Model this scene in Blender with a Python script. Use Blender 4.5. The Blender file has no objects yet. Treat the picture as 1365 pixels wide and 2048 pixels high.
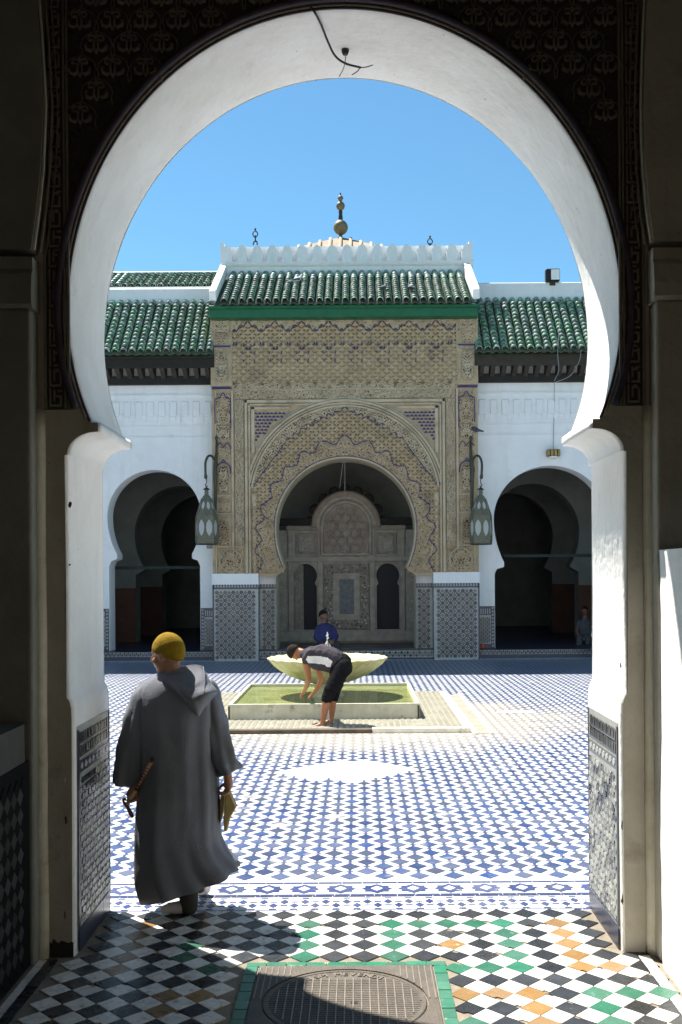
import bpy, math, random
import numpy as np
from mathutils import Vector, Matrix, noise as mnoise
random.seed(7); rng = np.random.default_rng(7)
scene = bpy.context.scene
col = scene.collection

# ------------------------------------------------------------------ camera
F, H, VX, VY = 2100.0, 2.07, 715.0, 1150.0       # focal length and vanishing point in photo pixels, eye height in metres
ROLL = math.radians(0.40)
cam_d = bpy.data.cameras.new('camera'); cam = bpy.data.objects.new('camera', cam_d); col.objects.link(cam)
cam_d.sensor_fit = 'VERTICAL'; cam_d.sensor_height = 36.0; cam_d.sensor_width = 24.0
cam_d.lens = F / 2048 * 36.0
cam_d.shift_x = -(VX - 682.5) / 2048; cam_d.shift_y = (VY - 1024) / 2048
cam_d.clip_start = 0.05; cam_d.clip_end = 500
cam.location = (0, 0, H); cam.rotation_euler = (math.pi / 2, ROLL, 0)
scene.camera = cam

# ------------------------------------------------------------------ sky, sun, exposure
SUN_EL = math.radians(61.0)
SUN_TRAVEL = Vector((0.70 * math.cos(SUN_EL), -0.714 * math.cos(SUN_EL), -math.sin(SUN_EL)))
world = bpy.data.worlds.new('World'); scene.world = world; world.use_nodes = True
wn = world.node_tree.nodes; wl = world.node_tree.links; wn.clear()
sky = wn.new('ShaderNodeTexSky'); sky.sky_type = 'NISHITA'; sky.sun_disc = False
sky.sun_elevation = SUN_EL; sky.sun_rotation = math.radians(-44.4)
sky.air_density = 1.0; sky.dust_density = 0.15; sky.ozone_density = 1.0; sky.altitude = 400
bg = wn.new('ShaderNodeBackground'); bg.inputs['Strength'].default_value = 0.066
wo = wn.new('ShaderNodeOutputWorld')
tint = wn.new('ShaderNodeMix'); tint.data_type = 'RGBA'; tint.blend_type = 'MULTIPLY'; tint.inputs['Factor'].default_value = 1.0
_a, _b = [i for i in tint.inputs if i.type == 'RGBA']; _b.default_value = (.64, .99, 1.05, 1)      # one white balance for the whole sky
wl.new(sky.outputs[0], _a); wl.new([o for o in tint.outputs if o.type == 'RGBA'][0], bg.inputs['Color']); wl.new(bg.outputs[0], wo.inputs['Surface'])
sun_d = bpy.data.lights.new('sun', 'SUN'); sun_d.energy = 5.0; sun_d.angle = math.radians(0.53); sun_d.color = (1.0, 0.95, 0.87)
sun = bpy.data.objects.new('sun', sun_d); col.objects.link(sun)
sun.rotation_euler = SUN_TRAVEL.to_track_quat('-Z', 'Y').to_euler(); sun.location = (-10, 20, 25)
scene.view_settings.view_transform = 'Standard'; scene.view_settings.look = 'None'
scene.view_settings.gamma = 1.0; scene.view_settings.use_curve_mapping = False
scene.view_settings.exposure = 1.3
scene.cycles.use_denoising = True
scene.cycles.max_bounces = 8; scene.cycles.diffuse_bounces = 5; scene.cycles.glossy_bounces = 3
scene.cycles.transmission_bounces = 6; scene.cycles.sample_clamp_indirect = 8

# ------------------------------------------------------------------ pixel -> metre helpers (used only to read off real positions)
def unroll(px, py):
    u, v = px - VX, VY - py
    c, s = math.cos(ROLL), math.sin(ROLL)
    return u * c + v * s, -u * s + v * c
def at(px, py, Y):
    u, v = unroll(px, py)
    return Vector((u * Y / F, Y, H + v * Y / F))
def fl(px, py, Z=0.0):
    u, v = unroll(px, py)
    Y = F * (H - Z) / (-v)
    return Vector((u * Y / F, Y, Z))

# ------------------------------------------------------------------ materials
MATS = {}
def mat(name, c1, c2=None, rough=0.6, nscale=6.0, ndetail=4.0, lo=0.35, hi=0.65, bump=0.0, bscale=60.0, orand=0.0, irand=0.0,
        metal=0.0, coat=0.0, spec=0.5, c3=None, c3scale=1.5, c3lo=0.55, c3hi=0.75, rvar=0.0, alpha=None, trans=0.0, ior=1.45, crough=.25, streak=None):
    m = bpy.data.materials.new(name); m.use_nodes = True; MATS[name] = m
    nt = m.node_tree; N = nt.nodes; L = nt.links
    b = N['Principled BSDF']
    b.inputs['Roughness'].default_value = rough; b.inputs['Metallic'].default_value = metal
    b.inputs['Specular IOR Level'].default_value = spec; b.inputs['Coat Weight'].default_value = coat; b.inputs['Coat Roughness'].default_value = crough
    b.inputs['Transmission Weight'].default_value = trans; b.inputs['IOR'].default_value = ior
    geo = N.new('ShaderNodeNewGeometry')
    def noisef(sc, lo, hi, det=ndetail):
        n = N.new('ShaderNodeTexNoise'); n.inputs['Scale'].default_value = sc; n.inputs['Detail'].default_value = det
        n.inputs['Roughness'].default_value = 0.62
        L.new(geo.outputs['Position'], n.inputs['Vector'])
        r = N.new('ShaderNodeMapRange'); r.inputs[1].default_value = lo; r.inputs[2].default_value = hi
        L.new(n.outputs['Fac'], r.inputs[0]); return r.outputs[0]
    def mixc(f, a, bb):
        x = N.new('ShaderNodeMix'); x.data_type = 'RGBA'
        if hasattr(f, 'is_linked'): L.new(f, x.inputs['Factor'])
        else: x.inputs['Factor'].default_value = f
        for s, v in (('A', a), ('B', bb)):
            sock = [i for i in x.inputs if i.name == s and i.type == 'RGBA'][0]
            if isinstance(v, (tuple, list)): sock.default_value = (*v, 1)
            else: L.new(v, sock)
        return [o for o in x.outputs if o.type == 'RGBA'][0]
    cc = tuple(c1)
    if c2 is not None: cc = mixc(noisef(nscale, lo, hi), c1, c2)
    if c3 is not None: cc = mixc(noisef(c3scale, c3lo, c3hi, 5.0), cc, c3)
    if streak is not None:
        mp = N.new('ShaderNodeMapping'); mp.inputs['Scale'].default_value = (7, 7, .55); L.new(geo.outputs['Position'], mp.inputs['Vector'])
        n = N.new('ShaderNodeTexNoise'); n.inputs['Scale'].default_value = 1.0; n.inputs['Detail'].default_value = 6; n.inputs['Roughness'].default_value = .7; L.new(mp.outputs[0], n.inputs['Vector'])
        r = N.new('ShaderNodeMapRange'); r.inputs[1].default_value = .52; r.inputs[2].default_value = .75; r.inputs[4].default_value = .55; L.new(n.outputs['Fac'], r.inputs[0])
        cc = mixc(r.outputs[0], cc, streak)
        cc = mixc(noisef(38, .70, .74, 3), cc, tuple(v * .45 for v in streak))
    if orand or irand:
        h = N.new('ShaderNodeHueSaturation')
        src = None
        if orand:
            oi = N.new('ShaderNodeObjectInfo'); src = oi.outputs['Random']; amt = orand
        else:
            src = geo.outputs['Random Per Island']; amt = irand
        r = N.new('ShaderNodeMapRange'); r.inputs[3].default_value = 1 - amt; r.inputs[4].default_value = 1 + amt
        L.new(src, r.inputs[0]); L.new(r.outputs[0], h.inputs['Value'])
        r2 = N.new('ShaderNodeMath'); r2.operation = 'MULTIPLY'; r2.inputs[1].default_value = 7.31; L.new(src, r2.inputs[0])
        r3 = N.new('ShaderNodeMath'); r3.operation = 'FRACT'; L.new(r2.outputs[0], r3.inputs[0])
        r4 = N.new('ShaderNodeMapRange'); r4.inputs[3].default_value = 1 - amt * 1.2; r4.inputs[4].default_value = 1 + amt * 0.5
        L.new(r3.outputs[0], r4.inputs[0]); L.new(r4.outputs[0], h.inputs['Saturation'])
        if isinstance(cc, tuple): h.inputs['Color'].default_value = (*cc, 1)
        else: L.new(cc, h.inputs['Color'])
        cc = h.outputs[0]
    if isinstance(cc, tuple): b.inputs['Base Color'].default_value = (*cc, 1)
    else: L.new(cc, b.inputs['Base Color'])
    if rvar:
        rr = N.new('ShaderNodeMapRange'); rr.inputs[3].default_value = max(0.02, rough - rvar); rr.inputs[4].default_value = min(1, rough + rvar)
        L.new(noisef(nscale * 1.7, 0.3, 0.7), rr.inputs[0]); L.new(rr.outputs[0], b.inputs['Roughness'])
    if bump:
        n = N.new('ShaderNodeTexNoise'); n.inputs['Scale'].default_value = bscale; n.inputs['Detail'].default_value = 5
        L.new(geo.outputs['Position'], n.inputs['Vector'])
        bp = N.new('ShaderNodeBump'); bp.inputs['Strength'].default_value = bump; bp.inputs['Distance'].default_value = 0.02
        L.new(n.outputs['Fac'], bp.inputs['Height']); L.new(bp.outputs[0], b.inputs['Normal'])
    return m

mat('plaster_white', (.84, .83, .80), (.76, .745, .70), rough=.85, nscale=2.2, bump=.45, bscale=14, c3=(.62, .59, .52), c3scale=3.2, c3lo=.62, c3hi=.82, streak=(.70, .67, .60))
mat('plaster_far', (.82, .82, .81), (.76, .76, .75), rough=.85, nscale=1.4, bump=.2, bscale=9, c3=(.66, .66, .64), c3scale=2.5, c3lo=.62, c3hi=.8, streak=(.66, .65, .62))
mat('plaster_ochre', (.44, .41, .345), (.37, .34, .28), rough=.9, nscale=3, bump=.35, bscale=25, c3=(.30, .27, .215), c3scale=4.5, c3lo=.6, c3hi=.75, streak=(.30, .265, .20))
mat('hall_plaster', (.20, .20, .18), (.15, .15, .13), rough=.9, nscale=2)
mat('dark_plaster', (.075, .07, .06), (.055, .05, .042), rough=.9, nscale=3)  # even near-black plaster for the left low wall
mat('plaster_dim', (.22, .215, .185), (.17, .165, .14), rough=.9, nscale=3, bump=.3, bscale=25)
mat('plaster_worn', (.62, .59, .50), (.50, .46, .36), rough=.9, nscale=5, bump=.4, bscale=22, c3=(.36, .29, .17), c3scale=5, c3lo=.6, c3hi=.75)
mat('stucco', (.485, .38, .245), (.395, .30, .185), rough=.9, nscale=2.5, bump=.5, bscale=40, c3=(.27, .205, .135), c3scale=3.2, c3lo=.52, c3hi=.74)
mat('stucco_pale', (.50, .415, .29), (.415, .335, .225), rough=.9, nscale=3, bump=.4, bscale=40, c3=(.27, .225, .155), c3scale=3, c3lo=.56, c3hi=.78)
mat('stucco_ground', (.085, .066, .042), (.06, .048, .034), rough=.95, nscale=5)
mat('stucco_blueground', (.16, .16, .22), (.14, .13, .14), rough=.95, nscale=4)
mat('stucco_dark', (.20, .175, .135), (.15, .13, .10), rough=.9, nscale=6, bump=.4, bscale=40)
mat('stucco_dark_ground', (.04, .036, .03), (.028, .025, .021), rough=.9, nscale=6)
mat('moulding_dark', (.055, .04, .055), (.035, .028, .04), rough=.6, nscale=20)
mat('moulding_pale', (.30, .26, .21), (.2, .17, .14), rough=.8, nscale=20)
mat('blue_paint', (.035, .03, .19), (.05, .04, .15), rough=.8, nscale=12, c3=(.10, .07, .14), c3scale=7, c3lo=.5, c3hi=.7)
mat('roof_tile', (.03, .16, .055), (.05, .20, .085), rough=.68, nscale=9, orand=.4, coat=1.0, spec=1.0, crough=.55, c3=(.40, .46, .36), c3scale=13, c3lo=.47, c3hi=.62)  # pale patches paint sun glints into the glaze colour
mat('roof_tile_far', (.03, .16, .055), (.05, .20, .085), rough=.68, nscale=9, irand=.4, coat=1.0, spec=1.0, crough=.55, c3=(.40, .46, .36), c3scale=13, c3lo=.47, c3hi=.62)  # joined tiles carry the same painted glints
mat('roof_bed', (.02, .06, .035), (.10, .085, .06), rough=.8, nscale=12)
mat('bare_clay', (.42, .34, .22), (.34, .25, .15), rough=.9, nscale=10, bump=.3)
mat('dim_green', (.02, .032, .026), rough=.7)
mat('green_beam', (.010, .12, .05), (.008, .095, .04), rough=.45, nscale=5, bump=.15, bscale=12)
mat('wood_dark', (.020, .016, .012), (.013, .011, .009), rough=.75, nscale=8, bump=.3, bscale=30)
mat('kerb_dark', (.11, .08, .055), (.06, .045, .032), rough=.8, nscale=4)  # dark brown kerb; the shadow under its lip is in the colour
mat('wood_grey', (.05, .042, .034), (.032, .027, .021), rough=.85, nscale=6, bump=.3, bscale=30)
mat('screen_wood', (.42, .37, .30), (.30, .265, .21), rough=.8, nscale=5, bump=.4, bscale=45, c3=(.33, .25, .20), c3scale=1.6, c3lo=.55, c3hi=.75)
mat('screen_carved', (.32, .285, .23), (.21, .185, .145), rough=.8, nscale=9, bump=.5, bscale=50)
mat('screen_red', (.33, .27, .21), (.25, .20, .155), rough=.8, nscale=5, bump=.4, bscale=45)
mat('blue_panel', (.12, .14, .155), (.20, .20, .19), rough=.8, nscale=12)
mat('stud', (.75, .73, .66), rough=.35, metal=.7)
mat('black', (.01, .01, .012), rough=.6)
mat('black_cable', (.012, .012, .012), rough=.5)
mat('jamb_grey', (.34, .345, .31), (.26, .265, .235), rough=.4, nscale=7, irand=.2, rvar=.1)
mat('jamb_pale', (.46, .46, .42), (.38, .38, .34), rough=.35, nscale=7, orand=.12, rvar=.1)
mat('jamb_mid', (.22, .225, .215), (.16, .165, .16), rough=.35, nscale=7, orand=.35, rvar=.1)
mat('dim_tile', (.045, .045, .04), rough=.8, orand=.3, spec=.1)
mat('matt_black_tile', (.008, .008, .008), rough=.85, spec=.08)  # matt near-black tile of the left low wall
mat('carved_ground', (.05, .045, .036), (.032, .029, .024), rough=.9, nscale=9)
mat('zellij_white', (.38, .395, .375), (.30, .315, .295), rough=.3, nscale=8, irand=.08, rvar=.1)
mat('zellij_slate', (.05, .062, .072), (.036, .045, .05), rough=.25, nscale=4, irand=.4, c3=(.11, .105, .085), c3scale=2.2, c3lo=.5, c3hi=.7)
mat('zellij_black', (.018, .02, .035), (.015, .017, .028), rough=.25, irand=.3)
mat('zellij_navy', (.02, .028, .075), (.018, .022, .05), rough=.3, nscale=4, irand=.3)
mat('tile_white', (.76, .75, .71), (.66, .64, .58), rough=.28, nscale=7, orand=.06, rvar=.12, c3=(.40, .34, .25), c3scale=16, c3lo=.57, c3hi=.68)
mat('tile_black', (.028, .03, .034), (.04, .042, .046), rough=.3, nscale=9, orand=.4, rvar=.12, c3=(.3, .27, .22), c3scale=34, c3lo=.68, c3hi=.76)
mat('tile_green', (.026, .125, .075), (.04, .155, .10), rough=.28, nscale=9, orand=.18, rvar=.1, c3=(.33, .36, .28), c3scale=18, c3lo=.66, c3hi=.75)
mat('tile_ochre', (.25, .145, .05), (.29, .175, .075), rough=.3, nscale=10, orand=.15, rvar=.1, c3=(.5, .4, .24), c3scale=18, c3lo=.64, c3hi=.74)
mat('gutter_stone', (.30, .275, .22), (.23, .205, .155), rough=.8, nscale=5)
mat('grout', (.26, .225, .175), (.19, .16, .12), rough=.95, nscale=12, bump=.4, bscale=80)
mat('tile_mint', (.025, .15, .085), (.045, .19, .12), rough=.35, nscale=9, orand=.15, c3=(.4, .38, .3), c3scale=14, c3lo=.62, c3hi=.72)
mat('iron_cover', (.125, .107, .087), (.09, .077, .062), rough=.6, nscale=8, bump=.3, bscale=90, metal=.25)
mat('iron_cover_rib', (.25, .222, .185), (.19, .168, .14), rough=.5, nscale=10, metal=.3)
mat('marble_kerb', (.70, .66, .57), (.55, .50, .40), rough=.5, nscale=5, bump=.2, bscale=30, c3=(.36, .30, .2), c3scale=6, c3lo=.6, c3hi=.75)
mat('basin_stone', (.58, .55, .44), (.45, .43, .32), rough=.6, nscale=4, bump=.25, bscale=25, c3=(.22, .21, .11), c3scale=6, c3lo=.58, c3hi=.74, streak=(.30, .28, .17))
mat('bowl_stone', (.54, .49, .34), (.42, .375, .24), rough=.55, nscale=3.5, bump=.2, bscale=20, c3=(.27, .27, .10), c3scale=3, c3lo=.48, c3hi=.68, streak=(.34, .32, .14))
mat('mat_rubber', (.33, .31, .24), (.26, .245, .185), rough=.8, nscale=5, c3=(.42, .40, .32), c3scale=3, c3lo=.5, c3hi=.7)
mat('mat_base', (.27, .255, .195), (.22, .205, .155), rough=.85, nscale=4)
mat('bounce_plaster', (.40, .35, .28), (.34, .30, .23), rough=.9, nscale=2)
mat('water', (.24, .29, .07), (.40, .43, .17), rough=.03, nscale=3.2, bump=1.0, bscale=13, spec=.9, coat=.5, crough=.02)
mat('water_jet', (.9, .93, .95), rough=.05, trans=.35, ior=1.33)
mat('finial_gilt', (.22, .17, .09), (.15, .12, .07), rough=.6, metal=.15, nscale=8, bump=.1)
mat('iron', (.035, .035, .04), (.05, .045, .04), rough=.6, metal=.4, nscale=20)
mat('lantern_metal', (.17, .16, .11), (.12, .115, .08), rough=.6, metal=.25, nscale=14, bump=.2, bscale=60)
mat('bracket_metal', (.085, .08, .055), (.06, .055, .04), rough=.6, metal=.4, nscale=14)
mat('lantern_glass', (.60, .62, .61), rough=.3, trans=.4, ior=1.2)
mat('brick_red', (.10, .04, .025), (.07, .032, .02), rough=.9, nscale=3, bump=.3)
mat('brass_lamp', (.35, .24, .08), (.25, .17, .06), rough=.35, metal=.6, nscale=10)
mat('white_glass', (.8, .8, .76), rough=.3)
mat('grey_wire', (.30, .29, .27), rough=.7)
mat('roof_ridge_tan', (.34, .26, .18), (.27, .205, .14), rough=.85, nscale=3)
# people
mat('skin', (.40, .20, .125), (.35, .17, .10), rough=.5, nscale=12, spec=.4)
mat('skin_tan', (.33, .135, .065), (.28, .115, .055), rough=.45, nscale=12, spec=.4)
mat('skin_dark', (.23, .115, .075), (.18, .09, .06), rough=.5, nscale=12)
mat('robe', (.195, .203, .235), (.16, .167, .192), rough=.95, nscale=3, bump=.35, bscale=240, spec=.2)
mat('robe_trim', (.20, .20, .215), rough=.9)
mat('hat_wool', (.31, .195, .018), (.23, .145, .012), rough=.95, nscale=30, bump=.4, bscale=160, spec=.15)
mat('sock', (.72, .68, .68), (.62, .58, .58), rough=.9, nscale=20, bump=.2, bscale=120)
mat('trouser_grey', (.05, .045, .04), (.04, .037, .035), rough=.9, nscale=10)
mat('slipper', (.42, .32, .14), (.36, .26, .10), rough=.6, nscale=14)
mat('slipper_edge', (.13, .07, .025), rough=.6)
mat('cane_wood', (.12, .035, .015), (.17, .06, .02), rough=.3, nscale=30, coat=.3)
mat('cane_pale', (.58, .46, .26), rough=.4)
mat('shirt_dark', (.040, .032, .042), (.028, .022, .030), rough=.9, nscale=6, bump=.2, bscale=120)
mat('shirt_pale', (.62, .60, .56), (.55, .53, .50), rough=.9, nscale=6)
mat('trouser_black', (.006, .006, .007), (.010, .010, .011), rough=.95, nscale=6, spec=.1)
mat('hair', (.018, .013, .010), (.028, .02, .015), rough=.85, nscale=60, bump=.5, bscale=200, spec=.15)
mat('shirt_blue', (.045, .042, .135), (.035, .032, .105), rough=.85, nscale=6)
mat('cloth_grey', (.10, .105, .11), (.07, .075, .08), rough=.9, nscale=8)
mat('cloth_white', (.7, .7, .72), rough=.9)
mat('red_cloth', (.45, .10, .05), (.3, .06, .04), rough=.9, nscale=20)
mat('pigeon_grey', (.10, .11, .13), (.06, .065, .08), rough=.8, nscale=25)
mat('pigeon_white', (.7, .7, .7), (.5, .5, .5), rough=.8, nscale=15)

# courtyard tiles: wear around the fountain fades the glaze (wear has a shape of its own)
def worn_tiles(name, c1, c2, worn, rough, keep=0.0, irand=0.0, orand=0.0):
    m = mat(name, c1, c2, rough=rough, nscale=5, irand=irand, orand=orand)
    nt = m.node_tree; N = nt.nodes; L = nt.links; b = N['Principled BSDF']
    src = b.inputs['Base Color'].links[0].from_socket
    geo = N.new('ShaderNodeNewGeometry'); sep = N.new('ShaderNodeSeparateXYZ'); L.new(geo.outputs['Position'], sep.inputs[0])
    def math_(op, a, bb=None):
        x = N.new('ShaderNodeMath'); x.operation = op
        for i, v in enumerate((a, bb)):
            if v is None: continue
            if hasattr(v, 'is_linked'): L.new(v, x.inputs[i])
            else: x.inputs[i].default_value = v
        return x.outputs[0]
    dx = math_('DIVIDE', math_('ADD', sep.outputs['X'], -.1), 3.0); dy = math_('DIVIDE', math_('SUBTRACT', sep.outputs['Y'], 14.9), 2.5)
    d = math_('SQRT', math_('ADD', math_('MULTIPLY', dx, dx), math_('MULTIPLY', dy, dy)))
    n = N.new('ShaderNodeTexNoise'); n.inputs['Scale'].default_value = 1.3; n.inputs['Detail'].default_value = 6; n.inputs['Roughness'].default_value = .65
    L.new(geo.outputs['Position'], n.inputs['Vector'])
    v = math_('ADD', d, math_('MULTIPLY', math_('SUBTRACT', n.outputs['Fac'], .5), 1.3))
    r = N.new('ShaderNodeMapRange'); r.inputs[1].default_value = .75; r.inputs[2].default_value = 1.2; r.inputs[3].default_value = 1.0 - keep; r.inputs[4].default_value = 0.0
    L.new(v, r.inputs[0])
    n2 = N.new('ShaderNodeTexNoise'); n2.inputs['Scale'].default_value = 3.5; n2.inputs['Detail'].default_value = 6; L.new(geo.outputs['Position'], n2.inputs['Vector'])
    r2 = N.new('ShaderNodeMapRange'); r2.inputs[1].default_value = .62; r2.inputs[2].default_value = .72; r2.inputs[4].default_value = .7; L.new(n2.outputs['Fac'], r2.inputs[0])
    f = math_('MAXIMUM', r.outputs[0], r2.outputs[0])
    x = N.new('ShaderNodeMix'); x.data_type = 'RGBA'; L.new(f, x.inputs['Factor'])
    a_, b_ = [i for i in x.inputs if i.type == 'RGBA']; L.new(src, a_); b_.default_value = (*worn, 1)
    L.new([o for o in x.outputs if o.type == 'RGBA'][0], b.inputs['Base Color'])
worn_tiles('court_white', (.57, .58, .60), (.49, .50, .515), (.58, .53, .43), .35)
worn_tiles('court_blue', (.034, .054, .155), (.062, .09, .165), (.50, .46, .37), .3, keep=.4, orand=.3)
worn_tiles('court_blue_far', (.034, .054, .155), (.062, .09, .165), (.50, .46, .37), .3, keep=.4, irand=.3)
mat('border_blue', (.035, .05, .16), (.06, .082, .17), rough=.3, nscale=6, orand=.2, c3=(.55, .5, .42), c3scale=12, c3lo=.66, c3hi=.74)
mat('border_white', (.74, .74, .72), (.66, .65, .62), rough=.3, nscale=6, c3=(.55, .48, .36), c3scale=9, c3lo=.62, c3hi=.72)

# ------------------------------------------------------------------ mesh helpers
class MB:
    def __init__(s): s.v = []; s.f = []
    def add(s, vs, fs):
        o = len(s.v); s.v.extend([tuple(p) for p in vs]); s.f.extend([tuple(i + o for i in f) for f in fs]); return s
    def box(s, x0, x1, y0, y1, z0, z1, bev=0.0):
        if bev <= 0:
            vs = [(x, y, z) for z in (z0, z1) for y in (y0, y1) for x in (x0, x1)]
            return s.add(vs, [(0, 2, 3, 1), (4, 5, 7, 6), (0, 1, 5, 4), (2, 6, 7, 3), (0, 4, 6, 2), (1, 3, 7, 5)])
        b = bev
        prof = [(x0 + b, y0), (x1 - b, y0), (x1, y0 + b), (x1, y1 - b), (x1 - b, y1), (x0 + b, y1), (x0, y1 - b), (x0, y0 + b)]
        inn = [(x0 + b, y0 + b), (x1 - b, y0 + b), (x1 - b, y0 + b), (x1 - b, y1 - b), (x1 - b, y1 - b), (x0 + b, y1 - b), (x0 + b, y1 - b), (x0 + b, y0 + b)]
        vs = [(x, y, z0) for x, y in inn] + [(x, y, z0 + b) for x, y in prof] + [(x, y, z1 - b) for x, y in prof] + [(x, y, z1) for x, y in inn]
        fs = []
        for k in range(3):
            for i in range(8):
                j = (i + 1) % 8; fs.append((k * 8 + i, k * 8 + j, (k + 1) * 8 + j, (k + 1) * 8 + i))
        fs.append((24, 25, 27, 29)); fs.append((0, 5, 3, 1))
        return s.add(vs, fs)
    def prism_xz(s, poly, y0, y1):            # polygon in X,Z given CCW seen from -Y (camera), extruded y0 (front) .. y1
        n = len(poly)
        vs = [(x, y0, z) for x, z in poly] + [(x, y1, z) for x, z in poly]
        fs = [tuple(range(n)), tuple(range(2 * n - 1, n - 1, -1))] + [(i, i + n, (i + 1) % n + n, (i + 1) % n) for i in range(n)]
        return s.add(vs, fs)
    def prism_xy(s, poly, z0, z1):
        n = len(poly)
        vs = [(x, y, z0) for x, y in poly] + [(x, y, z1) for x, y in poly]
        fs = [tuple(range(n - 1, -1, -1)), tuple(range(n, 2 * n))] + [(i, (i + 1) % n, (i + 1) % n + n, i + n) for i in range(n)]
        return s.add(vs, fs)
    def prism_yz(s, poly, x0, x1):
        n = len(poly)
        vs = [(x0, y, z) for y, z in poly] + [(x1, y, z) for y, z in poly]
        fs = [tuple(range(n - 1, -1, -1)), tuple(range(n, 2 * n))] + [(i, (i + 1) % n, (i + 1) % n + n, i + n) for i in range(n)]
        return s.add(vs, fs)
    def tube(s, path, rad, seg=6, closed=False, caps=True):
        P = [Vector(p) for p in path]; n = len(P)
        R = rad if isinstance(rad, (list, tuple)) else [rad] * n
        up = Vector((0, 1, 0)); rings = []
        for i, p in enumerate(P):
            if closed: t = P[(i + 1) % n] - P[i - 1]
            else: t = P[min(i + 1, n - 1)] - P[max(i - 1, 0)]
            if t.length < 1e-9: t = Vector((0, 0, 1))
            t.normalize()
            a = up - t * up.dot(t)
            if a.length < 0.05: a = Vector((1, 0, 0)) - t * t.x
            a.normalize(); b = t.cross(a)
            rings.append([p + (a * math.cos(2 * math.pi * k / seg) + b * math.sin(2 * math.pi * k / seg)) * R[i] for k in range(seg)])
        vs = [q for r in rings for q in r]; fs = []
        m = n if closed else n - 1
        for i in range(m):
            j = (i + 1) % n
            for k in range(seg):
                l = (k + 1) % seg; fs.append((i * seg + k, i * seg + l, j * seg + l, j * seg + k))
        if caps and not closed:
            fs.append(tuple(range(seg - 1, -1, -1))); fs.append(tuple((n - 1) * seg + k for k in range(seg)))
        return s.add(vs, fs)
    def lathe(s, prof, c, seg=24, cap=True, a0=0.0, a1=2 * math.pi):      # prof [(r,z)], around vertical axis at c
        full = abs(a1 - a0 - 2 * math.pi) < 1e-6; m = seg if full else seg + 1
        vs = []
        for r, z in prof:
            for k in range(m):
                a = a0 + (a1 - a0) * k / seg; vs.append((c[0] + r * math.cos(a), c[1] + r * math.sin(a), c[2] + z))
        fs = []
        for i in range(len(prof) - 1):
            for k in range(seg):
                l = (k + 1) % m; fs.append((i * m + k, i * m + l, (i + 1) * m + l, (i + 1) * m + k))
        if cap and full:
            fs.append(tuple(range(m - 1, -1, -1))); fs.append(tuple((len(prof) - 1) * m + k for k in range(m)))
        return s.add(vs, fs)
    def loft(s, rings, cap0=True, cap1=True):
        m = len(rings[0]); vs = [p for r in rings for p in r]; fs = []
        for i in range(len(rings) - 1):
            for k in range(m):
                l = (k + 1) % m; fs.append((i * m + k, i * m + l, (i + 1) * m + l, (i + 1) * m + k))
        if cap0: fs.append(tuple(range(m - 1, -1, -1)))
        if cap1: fs.append(tuple((len(rings) - 1) * m + k for k in range(m)))
        return s.add(vs, fs)
    def capsule(s, p0, r0, p1, r1, seg=12, hem=4):       # closed tapered capsule
        p0, p1 = Vector(p0), Vector(p1); d = p1 - p0; L = max(d.length, 1e-6); q = d.normalized().to_track_quat('Z', 'Y')
        prof = [(r0 * math.sin(math.pi / 2 * i / hem), -r0 * math.cos(math.pi / 2 * i / hem)) for i in range(0, hem + 1)]
        prof += [(r1 * math.cos(math.pi / 2 * i / hem), L + r1 * math.sin(math.pi / 2 * i / hem)) for i in range(0, hem + 1)]
        prof[0] = (r0 * .02, prof[0][1]); prof[-1] = (r1 * .02, prof[-1][1])
        vs = []; m = seg
        for r, z in prof:
            for k in range(m):
                a = 2 * math.pi * k / m; vs.append(p0 + q @ Vector((r * math.cos(a), r * math.sin(a), z)))
        fs = []
        for i in range(len(prof) - 1):
            for k in range(m):
                l = (k + 1) % m; fs.append((i * m + k, i * m + l, (i + 1) * m + l, (i + 1) * m + k))
        fs.append(tuple(range(m - 1, -1, -1))); fs.append(tuple((len(prof) - 1) * m + k for k in range(m)))
        return s.add(vs, fs)
    def chain(s, pts, seg=12):                            # [(point, radius), ...] of tapered capsules
        for (a, ra), (b, rb) in zip(pts[:-1], pts[1:]): s.capsule(a, ra, b, rb, seg)
        return s
    def ellipsoid(s, c, r, rot=None, seg=16, rings=10):
        c = Vector(c); vs = []; fs = []
        R = rot.to_matrix() if rot is not None else Matrix.Identity(3)
        for i in range(rings + 1):
            t = math.pi * i / rings; t = min(max(t, .02), math.pi - .02)
            for k in range(seg):
                a = 2 * math.pi * k / seg
                vs.append(c + R @ Vector((r[0] * math.sin(t) * math.cos(a), r[1] * math.sin(t) * math.sin(a), -r[2] * math.cos(t))))
        for i in range(rings):
            for k in range(seg):
                l = (k + 1) % seg; fs.append((i * seg + k, i * seg + l, (i + 1) * seg + l, (i + 1) * seg + k))
        fs.append(tuple(range(seg - 1, -1, -1))); fs.append(tuple(rings * seg + k for k in range(seg)))
        return s.add(vs, fs)
    def mesh(s, name, material, smooth=False):
        me = bpy.data.meshes.new(name); me.from_pydata(s.v, [], s.f)
        for m in (material if isinstance(material, (list, tuple)) else [material]): me.materials.append(MATS[m])
        if smooth: me.polygons.foreach_set('use_smooth', [True] * len(me.polygons))
        me.update(); return me

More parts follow.
